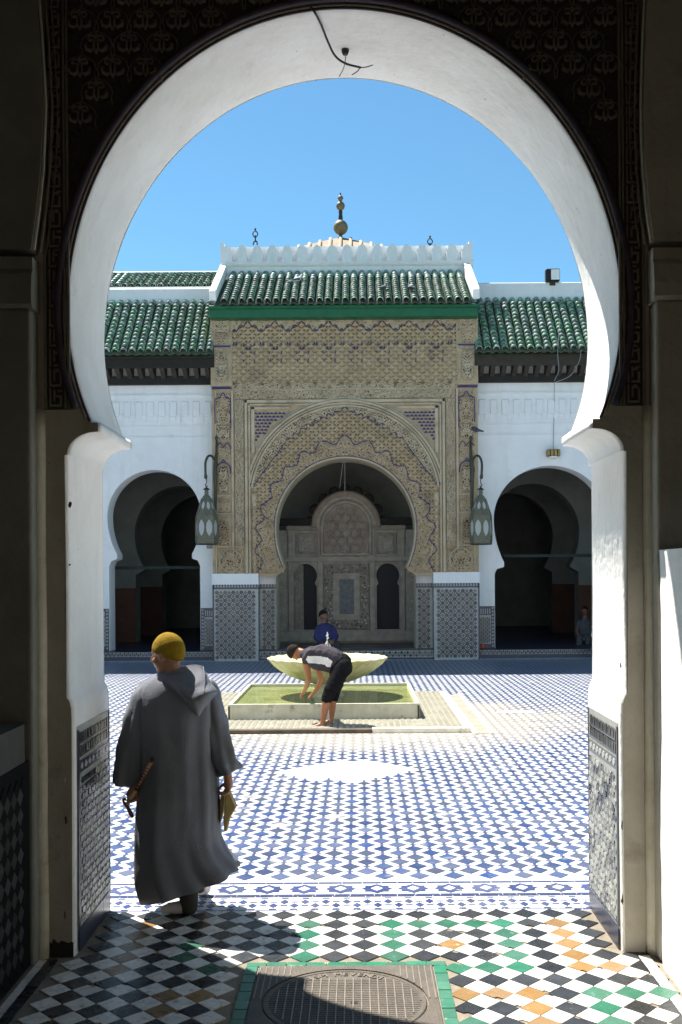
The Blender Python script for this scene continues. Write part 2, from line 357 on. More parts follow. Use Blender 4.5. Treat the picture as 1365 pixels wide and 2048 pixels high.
def props(o, label=None, cat=None, group=None, kind=None):
    if label: o['label'] = label
    if cat: o['category'] = cat
    if group: o['group'] = group
    if kind: o['kind'] = kind
    return o
BASE = {}
def put(o, parent=None):
    col.objects.link(o)
    if parent is not None:
        o.parent = parent
        o.matrix_parent_inverse = Matrix.Translation(BASE[parent.name]).inverted()
    return o
def thing(name, loc, label=None, cat=None, group=None, kind=None):
    o = bpy.data.objects.new(name, None); o.empty_display_size = .2; col.objects.link(o); o.location = loc
    BASE[o.name] = Vector(loc); return props(o, label, cat, group, kind)
def ob(name, mb, material, parent=None, smooth=False, label=None, cat=None, group=None, kind=None):
    me = mb if isinstance(mb, bpy.types.Mesh) else mb.mesh(name, material, smooth)
    o = bpy.data.objects.new(name, me); put(o, parent); BASE[o.name] = Vector((0, 0, 0))
    return props(o, label, cat, group, kind)
def inst(name, me, parent, loc, rot=(0, 0, 0), scale=None):     # a piece that shares its mesh, placed at loc
    o = bpy.data.objects.new(name, me); put(o, parent); o.location = loc; o.rotation_euler = rot
    if scale: o.scale = scale
    return o
def bevel(o, w=.004, seg=2):
    m = o.modifiers.new('bevel', 'BEVEL'); m.width = w; m.segments = seg; m.limit_method = 'ANGLE'; m.angle_limit = math.radians(40); return o
def fuse(o, voxel, smooth=4, factor=.5):                   # one continuous skin from overlapping volumes
    m = o.modifiers.new('fuse', 'REMESH'); m.mode = 'VOXEL'; m.voxel_size = voxel; m.use_smooth_shade = True
    s = o.modifiers.new('relax', 'SMOOTH'); s.iterations = smooth; s.factor = factor
    return o
def spline(pts, n=6, closed=False):
    P = [np.array(p, float) for p in pts]; out = []; N = len(P)
    rngi = range(N) if closed else range(N - 1)
    for i in rngi:
        p1, p2 = P[i % N], P[(i + 1) % N]
        p0 = P[(i - 1) % N] if closed or i > 0 else 2 * p1 - p2
        p3 = P[(i + 2) % N] if closed or i + 2 < N else 2 * p2 - p1
        for k in range(n):
            t = k / n
            out.append(.5 * ((2 * p1) + (-p0 + p2) * t + (2 * p0 - 5 * p1 + 4 * p2 - p3) * t * t + (-p0 + 3 * p1 - 3 * p2 + p3) * t ** 3))
    if not closed: out.append(P[-1])
    return [tuple(q) for q in out]
# ================================================================== entrance gate, passage and floors
def nz(x, y=0.0, z=0.0): return mnoise.noise(Vector((x, y, z)))
def arc_pts(r, zc, z_lo, z_top, n=40, power=1.0, b=None):
    """half outline (halfwidth, z) of a horseshoe: circle below the centre, ellipse above it"""
    out = []
    b = b or r
    a0 = math.asin(max(-1, (z_lo - zc) / b))
    m = max(3, int(n * .3))
    for i in range(m): a = a0 * (1 - i / m); out.append((r * math.cos(a), zc + b * math.sin(a)))
    for i in range(n + 1):
        a = math.pi / 2 * i / n; out.append((r * math.cos(a) if i < n else 0.0, zc + (z_top - zc) * math.sin(a) ** power))
    return out
def arch_face(mb, prof, cx, XL, XR, Ztop, Y, back=False):
    for (h0, z0), (h1, z1) in zip(prof[:-1], prof[1:]):
        if z1 - z0 < 1e-6: continue
        q = [(XL, Y, z0), (cx - h0, Y, z0), (cx - h1, Y, z1), (XL, Y, z1)]
        p = [(cx + h0, Y, z0), (XR, Y, z0), (XR, Y, z1), (cx + h1, Y, z1)]
        for f in (q, p): mb.add(f, [(3, 2, 1, 0) if back else (0, 1, 2, 3)])
    za = prof[-1][1]
    if Ztop > za + 1e-6: mb.add([(XL, Y, za), (XR, Y, za), (XR, Y, Ztop), (XL, Y, Ztop)], [(3, 2, 1, 0) if back else (0, 1, 2, 3)])
    return mb
def arch_soffit(mb, prof, cx, ys, wob=0.0, ease=None):
    """prof bottom->apex ; ys list of (Y, widen)"""
    path = [(-h, z) for h, z in prof] + [(h, z) for h, z in prof[::-1][1:]]
    n = len(path); vs = []; fs = []
    for (Y, wd) in ys:
        for (h, z) in path:
            k = (1 if h > 0 else -1) if abs(h) > 1e-6 else 0
            w = wob * (nz(h * 1.3 + 5, Y * 1.7, z * 1.3) + .5 * nz(h * 4, Y * 4, z * 4))
            up = wd if z > prof[-1][1] - .6 else 0.0
            vs.append((cx + h + k * (wd + w), Y, z + up * (1 - min(1, abs(h) / 1.2)) ))
    for j in range(len(ys) - 1):
        for i in range(n - 1): fs.append((j * n + i, (j + 1) * n + i, (j + 1) * n + i + 1, j * n + i + 1))
    return mb.add(vs, fs)

GY0, GY1, GCX = 5.72, 6.52, -0.06
R_G, ZC_G, ZA_G, ZS_G = 1.50, 3.51, 5.148, 2.91
gate_prof = [(1.492, 0.0), (1.490, .7), (1.488, 1.30), (1.490, 1.355), (1.50, 1.395), (1.514, 1.412), (1.517, 1.9), (1.517, 2.735), (1.503, 2.736)]
gate_prof += [(1.345 + .158 * math.sin(math.pi / 2 * (1 - i / 8)), 2.738 + .122 * (1 - math.cos(math.pi / 2 * (i / 8))) if False else 2.738 + .122 * math.sin(math.pi / 2 * i / 8)) for i in range(9)]
gate_prof += [(1.333, 2.862), (1.335, 2.912)]
gate_prof += [(h, z + 1e-4 * i) for i, (h, z) in enumerate(arc_pts(R_G, ZC_G, ZS_G, ZA_G, 44))]
# ---- entrance floor
ef = thing('entrance_floor', (0, 4, 0), kind='structure')
ob('grout_bed', MB().box(-3.6, 3.6, -3.0, 6.445, -.08, 0.0), 'grout', ef)
def diamond(hx, hy, t, bev=.002):
    m = MB(); o = [(hx, 0), (0, hy), (-hx, 0), (0, -hy)]; i = [(x * (1 - bev / hx * 1.4), y * (1 - bev / hy * 1.4)) for x, y in o]
    m.add([(x, y, 0) for x, y in o] + [(x, y, t - bev) for x, y in o] + [(x, y, t) for x, y in i],
          [(0, 1, 5, 4), (1, 2, 6, 5), (2, 3, 7, 6), (3, 0, 4, 7), (4, 5, 9, 8), (5, 6, 10, 9), (6, 7, 11, 10), (7, 4, 8, 11), (8, 9, 10, 11)])
    return m
DX, DY = .163, .174; HX, HY = DX / 2 - .0016, DY / 2 - .0017
def chipped(hx, hy, t, k):
    c = .30 + .12 * k
    o = [(hx, 0), (0, hy), (-hx, 0), (-hx * c * .9, -hy * (1 - c) * .93), (-hx * .12, -hy * (1 - c) * .78), (hx * c * .55, -hy * (1 - c * .62))]
    return MB().prism_xy(o, 0, t)

spec = {  # colours read off the photograph: row -> {pixel x: colour}; k black, g green, o ochre
 1: dict(g=[604, 778, 831, 886, 943, 1000], o=[281, 1117], k=[]), 2: dict(g=[607, 776, 778, 1009], o=[266, 1125], k=[]),
 3: dict(g=[371, 604, 778, 1015], o=[257, 897, 1134], k=[]), 4: dict(g=[363, 598, 776, 780, 1024], o=[240, 1145], k=[]),
 5: dict(g=[396, 459, 906, 967, 1029], o=[213, 1161, 1222], k=[]), 6: dict(g=[], o=[], k=[]),
 7: dict(g=[1185, 1253, 1317], o=[314, 382, 448, 917, 985, 1053], k=[]), 8: dict(g=[1202], o=[297, 1059], k=[]),
 9: dict(g=[420, 928, 1209], o=[1068], k=[]), 10: dict(g=[300], o=[500], k=[])}
TX0, TY0 = .3526, 6.383
cmap = {}
for r, dct in spec.items():
    Y = TY0 - DY * r
    for c in 'go':
        for px in dct[c]: cmap[(r, round(((px - VX) / F * Y - TX0) / DX))] = c
tile_me = {}
for c, mn in dict(w='tile_white', k='tile_black', g='tile_green', o='tile_ochre').items():
    tile_me[c] = [diamond(HX, HY, .007).mesh('floor_tile_' + mn, mn), chipped(HX, HY, .006, 0).mesh('floor_tile_chip_' + mn, mn), chipped(HX, HY, .006, 1).mesh('floor_tile_chip2_' + mn, mn)]
tile_nm = dict(w='white_tile', k='black_tile', g='green_tile', o='ochre_tile')
MHX0, MHX1, MHY1 = -.605, .455, 5.605         # opening in the tiling for the drain cover and its green border
far_tiles = {c: MB() for c in 'wkgo'}
def lay_tile(c, x, y):
    if MHX0 - .06 < x < MHX1 + .06 and y < MHY1 + .055: return
    k = 0 if random.random() > (.24 if c == 'w' else .16) else random.choice((1, 2))
    if y > 4.72:
        o = inst(tile_nm[c], tile_me[c][k], ef, (x, y, random.uniform(-.0010, .0008)), (random.uniform(-.006, .006), random.uniform(-.006, .006), random.choice((0, math.pi)) + random.uniform(-.02, .02)))
    else:
        d = diamond(HX, HY, .007); far_tiles[c].add([(a + x, b + y, z) for a, b, z in d.v], d.f)
for r in range(0, 42):
    for cc in range(-13, 10):
        y = TY0 - DY * r; x = TX0 + DX * cc
        for (xx, yy, c) in ((x, y, cmap.get((r, cc), 'k')), (x + DX / 2, y - DY / 2, 'w')):
            lim_l = -1.49 if yy > 5.75 else -1.60; lim_r = 1.36 if yy > 5.75 else 1.50
            if lim_l < xx < lim_r:
                if r > 10 and c == 'k': c = random.choice('kkkkgo')
                lay_tile(c, xx, yy)
for c, m in far_tiles.items():
    if m.v: ob(tile_nm[c] + '_run', m, {'w': 'tile_white', 'k': 'tile_black', 'g': 'tile_green', 'o': 'tile_ochre'}[c], ef, kind='stuff')
# half tiles against the courtyard border
hm = MB()
for cc in range(-11, 11):
    x = TX0 + DX * (cc + .5)
    if -1.5 < x < 1.37: hm.prism_xy([(x - HX, TY0 + DY / 2 - .006), (x, TY0 + .004), (x + HX, TY0 + DY / 2 - .006)], 0, .006)
ob('half_tile_row', hm, 'tile_white', ef)
# dark edging strips along both walls
for sx, xa in ((-1, -1.655), (1, 1.53)):
    for i in range(16):
        y0 = 5.66 - .19 * i
        ob('edging_tile', MB().box(xa - .028, xa + .028, y0 - .185, y0, 0, .008 + random.uniform(-.002, .002)), 'tile_black' if sx < 0 else 'tile_white', ef)
for i in range(12):
    y0 = 5.66 - .16 * i
    ob('edging_tile', MB().box(-1.73, -1.687, y0 - .155, y0, 0, .006), 'tile_white', ef)
# green border and drain cover
gb = []
for i in range(10):
    x0 = MHX0 + .005 + i * (MHX1 - MHX0) / 10; gb.append((x0, x0 + (MHX1 - MHX0) / 10 - .004, 5.545, 5.60))
for i in range(12):
    y1 = 5.541 - i * .11
    gb.append((MHX0 + .003, MHX0 + .066, y1 - .105, y1)); gb.append((MHX1 - .066, MHX1 - .003, y1 - .105, y1))
for g in gb: ob('border_tile', MB().box(g[0], g[1], g[2], g[3], 0, .008 + random.uniform(-.0012, .0012), .0015), 'tile_mint', ef)
dc = thing('drain_cover', (-.075, 5.08, 0), 'square grey iron drain cover with round ribbed lid, framed by green tiles', 'drain cover')
RC, CCX, CCY = .398, -.075, 5.085
fr = MB()
N = 48
sq = []
for i in range(N):
    a = 2 * math.pi * i / N; ca, sa = math.cos(a), math.sin(a); k = 1 / max(abs(ca), abs(sa))
    sq.append((CCX + ca * k * .455, CCY + sa * k * .455))
ci = [(CCX + math.cos(2 * math.pi * i / N) * (RC + .008), CCY + math.sin(2 * math.pi * i / N) * (RC + .008)) for i in range(N)]
vs = [(x, y, .010) for x, y in sq] + [(x, y, .010) for x, y in ci] + [(x, y, -.01) for x, y in sq] + [(x, y, -.01) for x, y in ci]
fs = []
for i in range(N):
    j = (i + 1) % N; fs += [(i, j, N + j, N + i), (2 * N + i, 2 * N + j, j, i), (N + i, N + j, 3 * N + j, 3 * N + i)]
ob('frame', MB().add(vs, fs), 'iron_cover', dc)
lid = ob('lid', MB().lathe([(RC, -.01), (RC, .006), (RC - .004, .009), (RC - .022, .009), (RC - .024, .006), (0.001, .006)], (CCX, CCY, 0), 56), 'iron_cover', dc)
for i in range(-9, 10):
    x = CCX + i * .041
    L = math.sqrt(max(0, (RC - .04) ** 2 - (i * .041) ** 2))
    yt = CCY + min(L, .285 if abs(i) < 6 else 9)
    ob('rib', MB().box(x - .0028, x + .0028, CCY - L, yt, .005, .0105), 'iron_cover_rib', lid)
gr = MB()
for j in range(-16, 16):
    y = CCY + j * .022; L = math.sqrt(max(0, (RC - .03) ** 2 - (j * .022) ** 2))
    if j * .022 < .27: gr.box(CCX - L, CCX + L, y - .002, y + .002, .005, .0078)
ob('cross_rib', gr, 'iron_cover', lid)
for side in (-1, 1):
    for i in range(6):
        x = CCX + side * (.445 - .032 * i) ; y1 = CCY + .44; k = math.sqrt(max(0, RC ** 2 - (x - CCX) ** 2)) + CCY + .02
        if y1 - k > .02: ob('rib', MB().box(x - .003, x + .003, k, y1, .008, .0135), 'iron_cover_rib', dc)
ob('key_hole', MB().box(CCX + .03, CCX + .062, CCY - .03, CCY + .002, .0065, .0085), 'black', lid)
txt = 'ISM MEVENDI'
for i, ch in enumerate(txt):
    if ch == ' ': continue
    a = math.radians(90 + 33 - 66 * i / (len(txt) - 1))
    cu = bpy.data.curves.new('letter', 'FONT'); cu.body = ch; cu.size = .058; cu.extrude = .003; cu.align_x = 'CENTER'; cu.align_y = 'CENTER'; cu.space_character = 1
    tmp = bpy.data.objects.new('letter_curve', cu); col.objects.link(tmp); bpy.context.view_layer.update()
    lm = bpy.data.meshes.new_from_object(tmp.evaluated_get(bpy.context.evaluated_depsgraph_get())); bpy.data.objects.remove(tmp)
    lm.materials.clear(); lm.materials.append(MATS['iron_cover_rib'])
    o = bpy.data.objects.new('letter', lm); put(o, lid)
    o.location = (CCX + math.cos(a) * .335, CCY + math.sin(a) * .335, .008); o.rotation_euler = (0, 0, a - math.pi / 2)

# ---- courtyard floor
cf = thing('courtyard_floor', (0, 15, 0), kind='structure')
m = MB(); m.add([(-13, 6.445, -.0), (13, 6.445, -.0), (13, 27, 0), (-13, 27, 0)], [(0, 1, 2, 3)])
ob('white_tiling', m, 'court_white', cf)
QX, QY, AX, AY = .239, .238, .173, 7.213
near_d = diamond(.072, .082, .003, .001).mesh('courtyard_tile', 'court_blue')
FP = (-2.72, 1.52, 13.72, 18.6)
def in_view(x, y): return (.215 - .005) * F / 10 and (205 - VX) / F * y - .1 < x < (1200 - VX) / F * y + .1
cands = []
for j in range(0, 156):
    for i in range(-56, 57):
        x = AX + QX * (i + (.5 if j % 2 else 0)); y = AY + QY / 2 * j
        if abs(x) > 12.8 or y > 25.4: continue
        if FP[0] < x < FP[1] and FP[2] < y < FP[3]: continue
        if abs(x + .13) / .78 + abs(y - 11.1) / .72 < 1 + .12 * nz(x * 9, y * 9): continue
        cands.append((x, y))
vis = sorted([p for p in cands if in_view(*p) and not (p[0] / p[1] * F + VX < 470 and p[1] < 8.2)], key=lambda p: p[1])
near = set(vis[:290])
fd = MB(); cn = MB()
for (x, y) in cands:
    if (x, y) in near:
        inst('blue_tile', near_d, cf, (x, y, .0005 + random.uniform(-.0008, .0008)), (random.uniform(-.004, .004), random.uniform(-.004, .004), random.uniform(-.03, .03)))
    else:
        s = random.uniform(.94, 1.04) * (1.1 if y > 21.6 else 1.0); fd.add([(x - .072 * s, y, .0025), (x, y - .082 * s, .0025), (x + .072 * s, y, .0025), (x, y + .082 * s, .0025)], [(0, 1, 2, 3)])  # far blue tiles enlarged so the strip in the front's shadow darkens
    if abs(x) < 7:
        yy = y + QY / 2
        z = .0022
        cn.add([(x - .025, yy - .010, z), (x + .025, yy - .010, z), (x + .025, yy + .010, z), (x - .025, yy + .010, z)], [(0, 1, 2, 3)])
        for sg in (-1, 1):
            cn.add([(x - .006, yy + sg * .010, z), (x + .006, yy + sg * .010, z), (x + .013, yy + sg * .040, z), (x - .013, yy + sg * .040, z)], [(0, 1, 2, 3) if sg > 0 else (3, 2, 1, 0)])
ob('blue_tile_field', fd, 'court_blue_far', cf, kind='stuff')
ob('connector_tile_field', cn, 'court_blue_far', cf, kind='stuff')
# border bands at the threshold
ob('border_bed', MB().add([(-13, 6.448, .002), (13, 6.448, .002), (13, 7.065, .002), (-13, 7.065, .002)], [(0, 1, 2, 3)]), 'border_white', cf)
for y, w in ((7.048, .015), (6.786, .014), (6.752, .007), (6.472, .012)):
    m = MB(); x = -4.0
    while x < 4.0:
        l = random.uniform(.09, .16); m.box(x, x + l - .004, y - w, y + w, 0.001, .0055); x += l
    ob('border_line', m, 'border_blue', cf, kind='stuff')
star = MB(); P8 = [(.100, 0), (.074, .028), (.080, .062), (.040, .062), (0, .098), (-.040, .062), (-.080, .062), (-.074, .028), (-.100, 0), (-.074, -.028), (-.080, -.062), (-.040, -.062), (0, -.098), (.040, -.062), (.080, -.062), (.074, -.028)]
star.prism_xy(P8, 0, .003); star_me = star.mesh('star_tile', 'border_blue'); sc_me = diamond(.040, .050, .0045, .001).mesh('star_centre', 'border_white')
sd_me = diamond(.029, .046, .003, .001).mesh('border_diamond', 'border_blue'); sd2_me = MB().prism_xy([(-.022, -.007), (.022, -.007), (.022, .007), (-.022, .007)], 0, .003).mesh('border_chip', 'border_blue')
for i in range(-11, 10):
    x = .115 + .239 * i
    inst('star_tile', star_me, cf, (x, 6.915, .0025)); inst('star_centre', sc_me, cf, (x, 6.915, .0026))
for j in range(2):
    for i in range(-19, 17):
        x = .115 + .131 * (i + (.5 if j % 2 else 0))
        inst('border_diamond', sd_me, cf, (x, 6.575 + .072 * j, .0025), (0, 0, random.uniform(-.05, .05)))
        for yy in ((6.645, 6.505) if j == 0 else (6.575, 6.717)): inst('border_chip', sd2_me, cf, (x, yy, .0025))

# ---- gate wall
gw = thing('gate_wall', (GCX, 6.1, 0), 'thick plastered wall with a tall white horseshoe arch framing the courtyard', 'archway')
face_prof = [(h + .014, z) for h, z in gate_prof[:-1]] + [(0, gate_prof[-1][1] + .014)]
XE0, XE1 = -1.745, 1.60
m = MB(); arch_face(m, face_prof, GCX, XE0, XE1, 6.1, GY0); ob('passage_face', m, 'plaster_ochre', gw)
m = MB(); arch_face(m, gate_prof, GCX, -13, 13, 7.6, GY1, back=True)
m.box(-13, 13, GY0 + .1, GY1 - .002, 7.6, 7.75); ob('courtyard_face', m, 'plaster_far', gw)
ys = [(GY0, .014), (GY0 + .006, .006), (GY0 + .016, .001)] + [(GY0 + .05 + (GY1 - GY0 - .07) * i / 10, 0) for i in range(11)] + [(GY1 - .008, .002), (GY1, .008)]
m = MB(); arch_soffit(m, gate_prof, GCX, ys, .007); ob('soffit', m, 'plaster_white', gw, smooth=True)
# carved spandrel, from z = 2.985 up
ZP = 2.985
def panel_hw(h): return h + .05
cp = [(math.sqrt(max(0, (R_G + .075) ** 2 - (ZP - ZC_G) ** 2)), ZP)] + [(h, z) for h, z in arc_pts(R_G + .075, ZC_G, ZP + .001, ZA_G + .075, 40)][1:]
m = MB(); arch_face(m, cp, GCX, -1.695, 1.575, 6.05, GY0 - .012)
m.box(-1.695, cp[0][0] * -1 + GCX, GY0 - .012, GY0 - .001, ZP - .004, ZP); m.box(GCX + cp[0][0], 1.575, GY0 - .012, GY0 - .001, ZP - .004, ZP)
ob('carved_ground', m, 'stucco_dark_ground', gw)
def arch_path(r, za, z_lo, y, n=60):
    hp = arc_pts(r, ZC_G, z_lo, za, n); pts = [(GCX - h, y, z) for h, z in hp] + [(GCX + h, y, z) for h, z in hp[::-1][1:]]
    return pts
ob('bead_moulding', MB().tube(arch_path(R_G + .056, ZA_G + .056, ZP, GY0 - .02), .024, 8), 'moulding_dark', gw, smooth=True)
ob('fillet_moulding', MB().tube(arch_path(R_G + .024, ZA_G + .024, ZP - .05, GY0 - .008), .009, 6), 'moulding_pale', gw, smooth=True)
ob('edge_moulding', MB().tube(arch_path(R_G + .011, ZA_G + .011, ZP - .07, GY0 - .003), .008, 6), 'moulding_dark', gw, smooth=True)
for s in (-1, 1):
    for off, w in ((1.497, .006), (1.515, .005), (1.622, .006)):
        x = GCX + s * off; ob('frame_moulding', MB().box(x - w, x + w, GY0 - .03, GY0 - .010, ZP, 5.6), 'stucco_dark', gw)
# palmettes
pal = MB()
def spiral(sx, cx, cz, r0, turns, a0):
    pts = []
    for i in range(15):
        t = i / 14; a = a0 + sx * turns * 2 * math.pi * t; r = r0 * (1 - .72 * t)
        pts.append((cx + r * math.cos(a), -.012 - .006 * t, cz + r * math.sin(a)))
    return pts
for s in (-1, 1):
    pal.tube(spiral(-s, s * .026, .030, .024, .95, math.pi if s > 0 else 0), [.0075] * 15, 5)
    pal.tube([(0, -.012, -.05), (s * .012, -.016, -.02), (s * .012, -.016, .01), (s * .004, -.014, .03)], [.005, .008, .007, .005], 5)
    pal.tube([(s * .008, -.012, -.02), (s * .03, -.016, -.036), (s * .052, -.017, -.026), (s * .058, -.014, -.004), (s * .046, -.012, .008)], [.005, .010, .012, .009, .004], 5)
    pal.tube([(s * .085, -.006, -.07), (s * .078, -.008, -.03), (s * .086, -.008, .0), (s * .075, -.008, .035), (s * .04, -.008, .062), (0, -.008, .078)], .004, 4)
pal.ellipsoid((0, -.012, .055), (.010, .008, .016), seg=6, rings=4)
pal_me = pal.mesh('palmette', 'stucco_dark', True)
for j in range(0, 22):
    for i in range(-10, 11):
        x = GCX + .178 * (i + (.5 if j % 2 else 0)); z = ZP + .05 + .128 * j
        if abs(x - GCX) > 1.435 or z > 5.5: continue
        dx, dz = (x - GCX), (z - ZC_G); e = dz / ((ZA_G - ZC_G) if dz > 0 else R_G); q = math.hypot(dx / R_G, e)
        if q < 1.0 + .07: continue
        inst('palmette', pal_me, gw, (x, GY0 - .010, z), scale=(1, 1.35, 1))
# angular script bands
gl = []
for v in range(4):
    g = MB(); r = random.Random(v)
    y0, y1 = -.016, 0
    g.box(-.034, -.026, y0, y1, -.048, .048)
    g.box(-.026, .030, y0, y1, -.048, -.038) if v != 2 else g.box(-.010, .034, y0, y1, -.048, -.038)
    g.box(.022, .032, y0, y1, -.038, .01 + .02 * (v % 2))
    g.box(-.010, .022, y0, y1, .0 + .01 * v, .011 + .01 * v)
    g.box(-.012, -.003, y0, y1, -.020, .040)
    if v % 2: g.box(-.003, .02, y0, y1, .038, .047)
    else: g.box(.010, .034, y0, y1, .030, .040)
    gl.append(g.mesh('script_carving', 'stucco_dark'))
for s in (-1, 1):
    x = GCX + s * 1.568
    for k in range(24): inst('script_carving', gl[(k * 7 + (3 if s > 0 else 0)) % 4], gw, (x, GY0 - .011, ZP + .06 + .108 * k))
    hatch = MB()
    for k in range(90): hatch.box(GCX + s * 1.628 - .006, GCX + s * 1.628 + .006, GY0 - .022, GY0 - .011, ZP + .02 + .029 * k, ZP + .035 + .029 * k)
    ob('tooth_edge', hatch, 'stucco_dark', gw, kind='stuff')
# jamb mosaics
def jamb_mosaic(s):
    xf = GCX + s * 1.489
    J = ob('jamb_mosaic', MB().box(min(xf, xf - s * .004), max(xf, xf - s * .004), GY0 + .05, GY1 - .012, .14, 1.245), 'jamb_grey', gw)
    xs = xf - s * .004
    def plate(name, poly, mt, t=.004):
        q = [(y, z) for y, z in poly]
        mm = MB(); n = len(q); a, b = xs - s * .0005, xs - s * (t + random.uniform(-.001, .0015))
        tilt = random.uniform(-.0008, .0008)
        mm.add([(a, y, z) for y, z in q] + [(b + tilt * (1 if k % 2 else -1), y, z) for k, (y, z) in enumerate(q)], [tuple(range(n)), tuple(range(2 * n - 1, n - 1, -1))] + [(i, (i + 1) % n, (i + 1) % n + n, i + n) for i in range(n)])
        return ob(name, mm, mt, J)
    ya, yb = GY0 + .06, GY1 - .03
    dk = 'zellij_slate' if s > 0 else 'zellij_black'
    plate('border_strip', [(ya - .008, .13), (ya + .018, .13), (ya + .018, 1.225), (ya - .008, 1.225)], 'zellij_navy')
    plate('border_strip', [(yb + .002, .13), (yb + .016, .13), (yb + .016, 1.24), (yb + .002, 1.24)], 'zellij_navy')
    for z0 in (1.155, 1.085):
        for i in range(17):
            y = ya + .035 + i * .0385
            plate('merlon_tile', [(y, z0), (y + .022, z0), (y + .022, z0 + .04), (y + .011, z0 + .054), (y, z0 + .04)], 'zellij_black' if (i < 8) == (s < 0) or random.random() < .35 else 'zellij_slate')
        plate('border_strip', [(ya + .03, z0 - .012), (yb - .005, z0 - .012), (yb - .005, z0 - .004), (ya + .03, z0 - .004)], dk)
    plate('border_strip', [(ya + .02, .985), (yb - .002, .985), (yb - .002, 1.052), (ya + .02, 1.052)], 'zellij_navy' if s < 0 else 'zellij_slate', .003)
    for i in range(8):
        y = ya + .07 + i * .082
        plate('knot_tile', [(y - .03, 1.018), (y - .012, 1.004), (y, 1.0), (y + .012, 1.004), (y + .03, 1.018), (y + .012, 1.034), (y, 1.04), (y - .012, 1.034)], 'zellij_white', .006)
    c = .078
    for j in range(18):
        for i in range(9):
            y = ya + .055 + i * c + (c / 2 if j % 2 else 0); z = .168 + j * .0452
            if y > yb - .03: continue
            top = z > .68 and ((y - ya) < .33 if s < 0 else random.random() < .25)
            P = [(y + .031 * math.cos(math.pi / 8 + k * math.pi / 4), z + .019 * math.sin(math.pi / 8 + k * math.pi / 4)) for k in range(8)]
            plate('rosette_tile', P, 'zellij_black' if top or random.random() < .12 else random.choice(('jamb_mid', 'jamb_mid', 'jamb_grey')), .005)
            if y + c / 2 < yb - .015:
                w = .013
                plate('bar_tile', [(y + c / 2 - w, z), (y + c / 2, z - .018), (y + c / 2 + w, z), (y + c / 2, z + .018)], 'zellij_black' if top else random.choice(('jamb_pale', 'jamb_pale', 'jamb_mid')), .006)
    for i in range(4):
        y = ya - .008 + i * (yb - ya + .024) / 4
        plate('plinth_tile', [(y, .008), (y + (yb - ya) / 4 + .003, .008), (y + (yb - ya) / 4 + .003, .128), (y, .128)], 'zellij_navy', .004)
jamb_mosaic(-1); jamb_mosaic(1)
jag = [(-1.745 + .185 * i / 14, .085 + .03 * nz(i * .9, 4.2) + .015 * nz(i * 2.7, 1.1)) for i in range(15)]
ob('dirty_plinth', MB().prism_xz([(-1.745, 0), (-1.56, 0)] + jag[::-1], GY0 - .006, GY0 - .001), 'stucco_dark_ground', gw)

def plaster_chips():
    spots = [(131, 1560), (133, 1480), (131, 1640), (137, 1330), (140, 1130), (141, 1010), (131, 1760), (129, 1830), (1243, 1480), (1244, 1560), (1244, 1650), (1245, 1700), (1241, 1330), (1239, 1120), (1245, 1800), (62, 1640), (60, 1700), (58, 1750), (1246, 1585)]
    for k, (a, b) in enumerate(spots):
        if k % 5 in (1, 3) or a > 1000 and k % 2: continue
        q = at(a + random.uniform(-1, 1.5), b, GY0 - .001)
        m_ = MB().ellipsoid(q, (random.uniform(.004, .009), .003, random.uniform(.008, .03)), seg=7, rings=5)
        m_.v = [(x + .006 * nz(x * 60, z * 60), y, z + .008 * nz(z * 50, x * 50 + 9)) for x, y, z in m_.v]
        ob('plaster_chip', m_, 'stucco_ground' if k % 3 else 'plaster_worn', gw)
plaster_chips()

# ---- passage piers, low walls, vault
def pier(s, edge, imp, x_out):
    p = thing('pier', (s * 2.2, 5.6, 0), ('dim pier with curved arch spring at the left edge of the passage' if s < 0 else 'dim brown pier with curved arch spring at the right edge of the passage'), 'pier')
    xe = at(edge[-1][0], edge[-1][1], 5.58).x
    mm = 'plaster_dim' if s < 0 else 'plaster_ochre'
    lo, hi = sorted((xe, x_out))
    o = ob('shaft', MB().box(lo, hi, 5.58, 5.719, 0, imp[0]), mm, p); bevel(o, .02, 3)
    pts = [at(a, b, 5.58) for a, b in edge]
    poly = [(q.x, q.z) for q in pts] + [(x_out, pts[-1].z), (x_out, pts[0].z)]
    if s > 0: poly = poly[::-1]
    ob('arch_spring', MB().prism_xz(poly, 5.60, 5.719), mm, p)
    z0, z1, z2 = imp; e = xe + (-s) * .0
    prof = [(0, z0), (-.018, z0 + .02), (-.022, z0 + .09), (-.012, z1 - .03), (.012, z1), (.002, z1 + .001), (.002, z2), (.05, z2)]
    pr = [(5.58 + d, z) for d, z in prof] + [(5.70, z2), (5.70, z0)]
    ob('impost', MB().prism_yz(pr, lo - (.012 if s > 0 else 0), hi + (.012 if s < 0 else 0)), mm, p)
    for off, rr in ((.012, .006), (.034, .008), (.055, .005)):
        ob('bead', MB().tube([(q.x - s * off, 5.60 + off * 1.6, q.z) for q in pts], rr, 6), 'plaster_worn' if off < .02 else 'stucco_dark', p, smooth=True)
    ob('corner_bead', MB().tube([(xe + s * .004 + .004 * nz(z * 2.0), 5.712, z) for z in np.linspace(.0, 2.98, 26)], .042, 12), 'plaster_worn', p, smooth=True)
    return p
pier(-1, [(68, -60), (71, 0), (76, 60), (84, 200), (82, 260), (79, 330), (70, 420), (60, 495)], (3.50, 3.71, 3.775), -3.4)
pier(1, [(1300, -60), (1297, 0), (1294, 60), (1290, 200), (1291, 260), (1294, 330), (1302, 420), (1311, 480)], (3.52, 3.74, 3.80), 3.4)
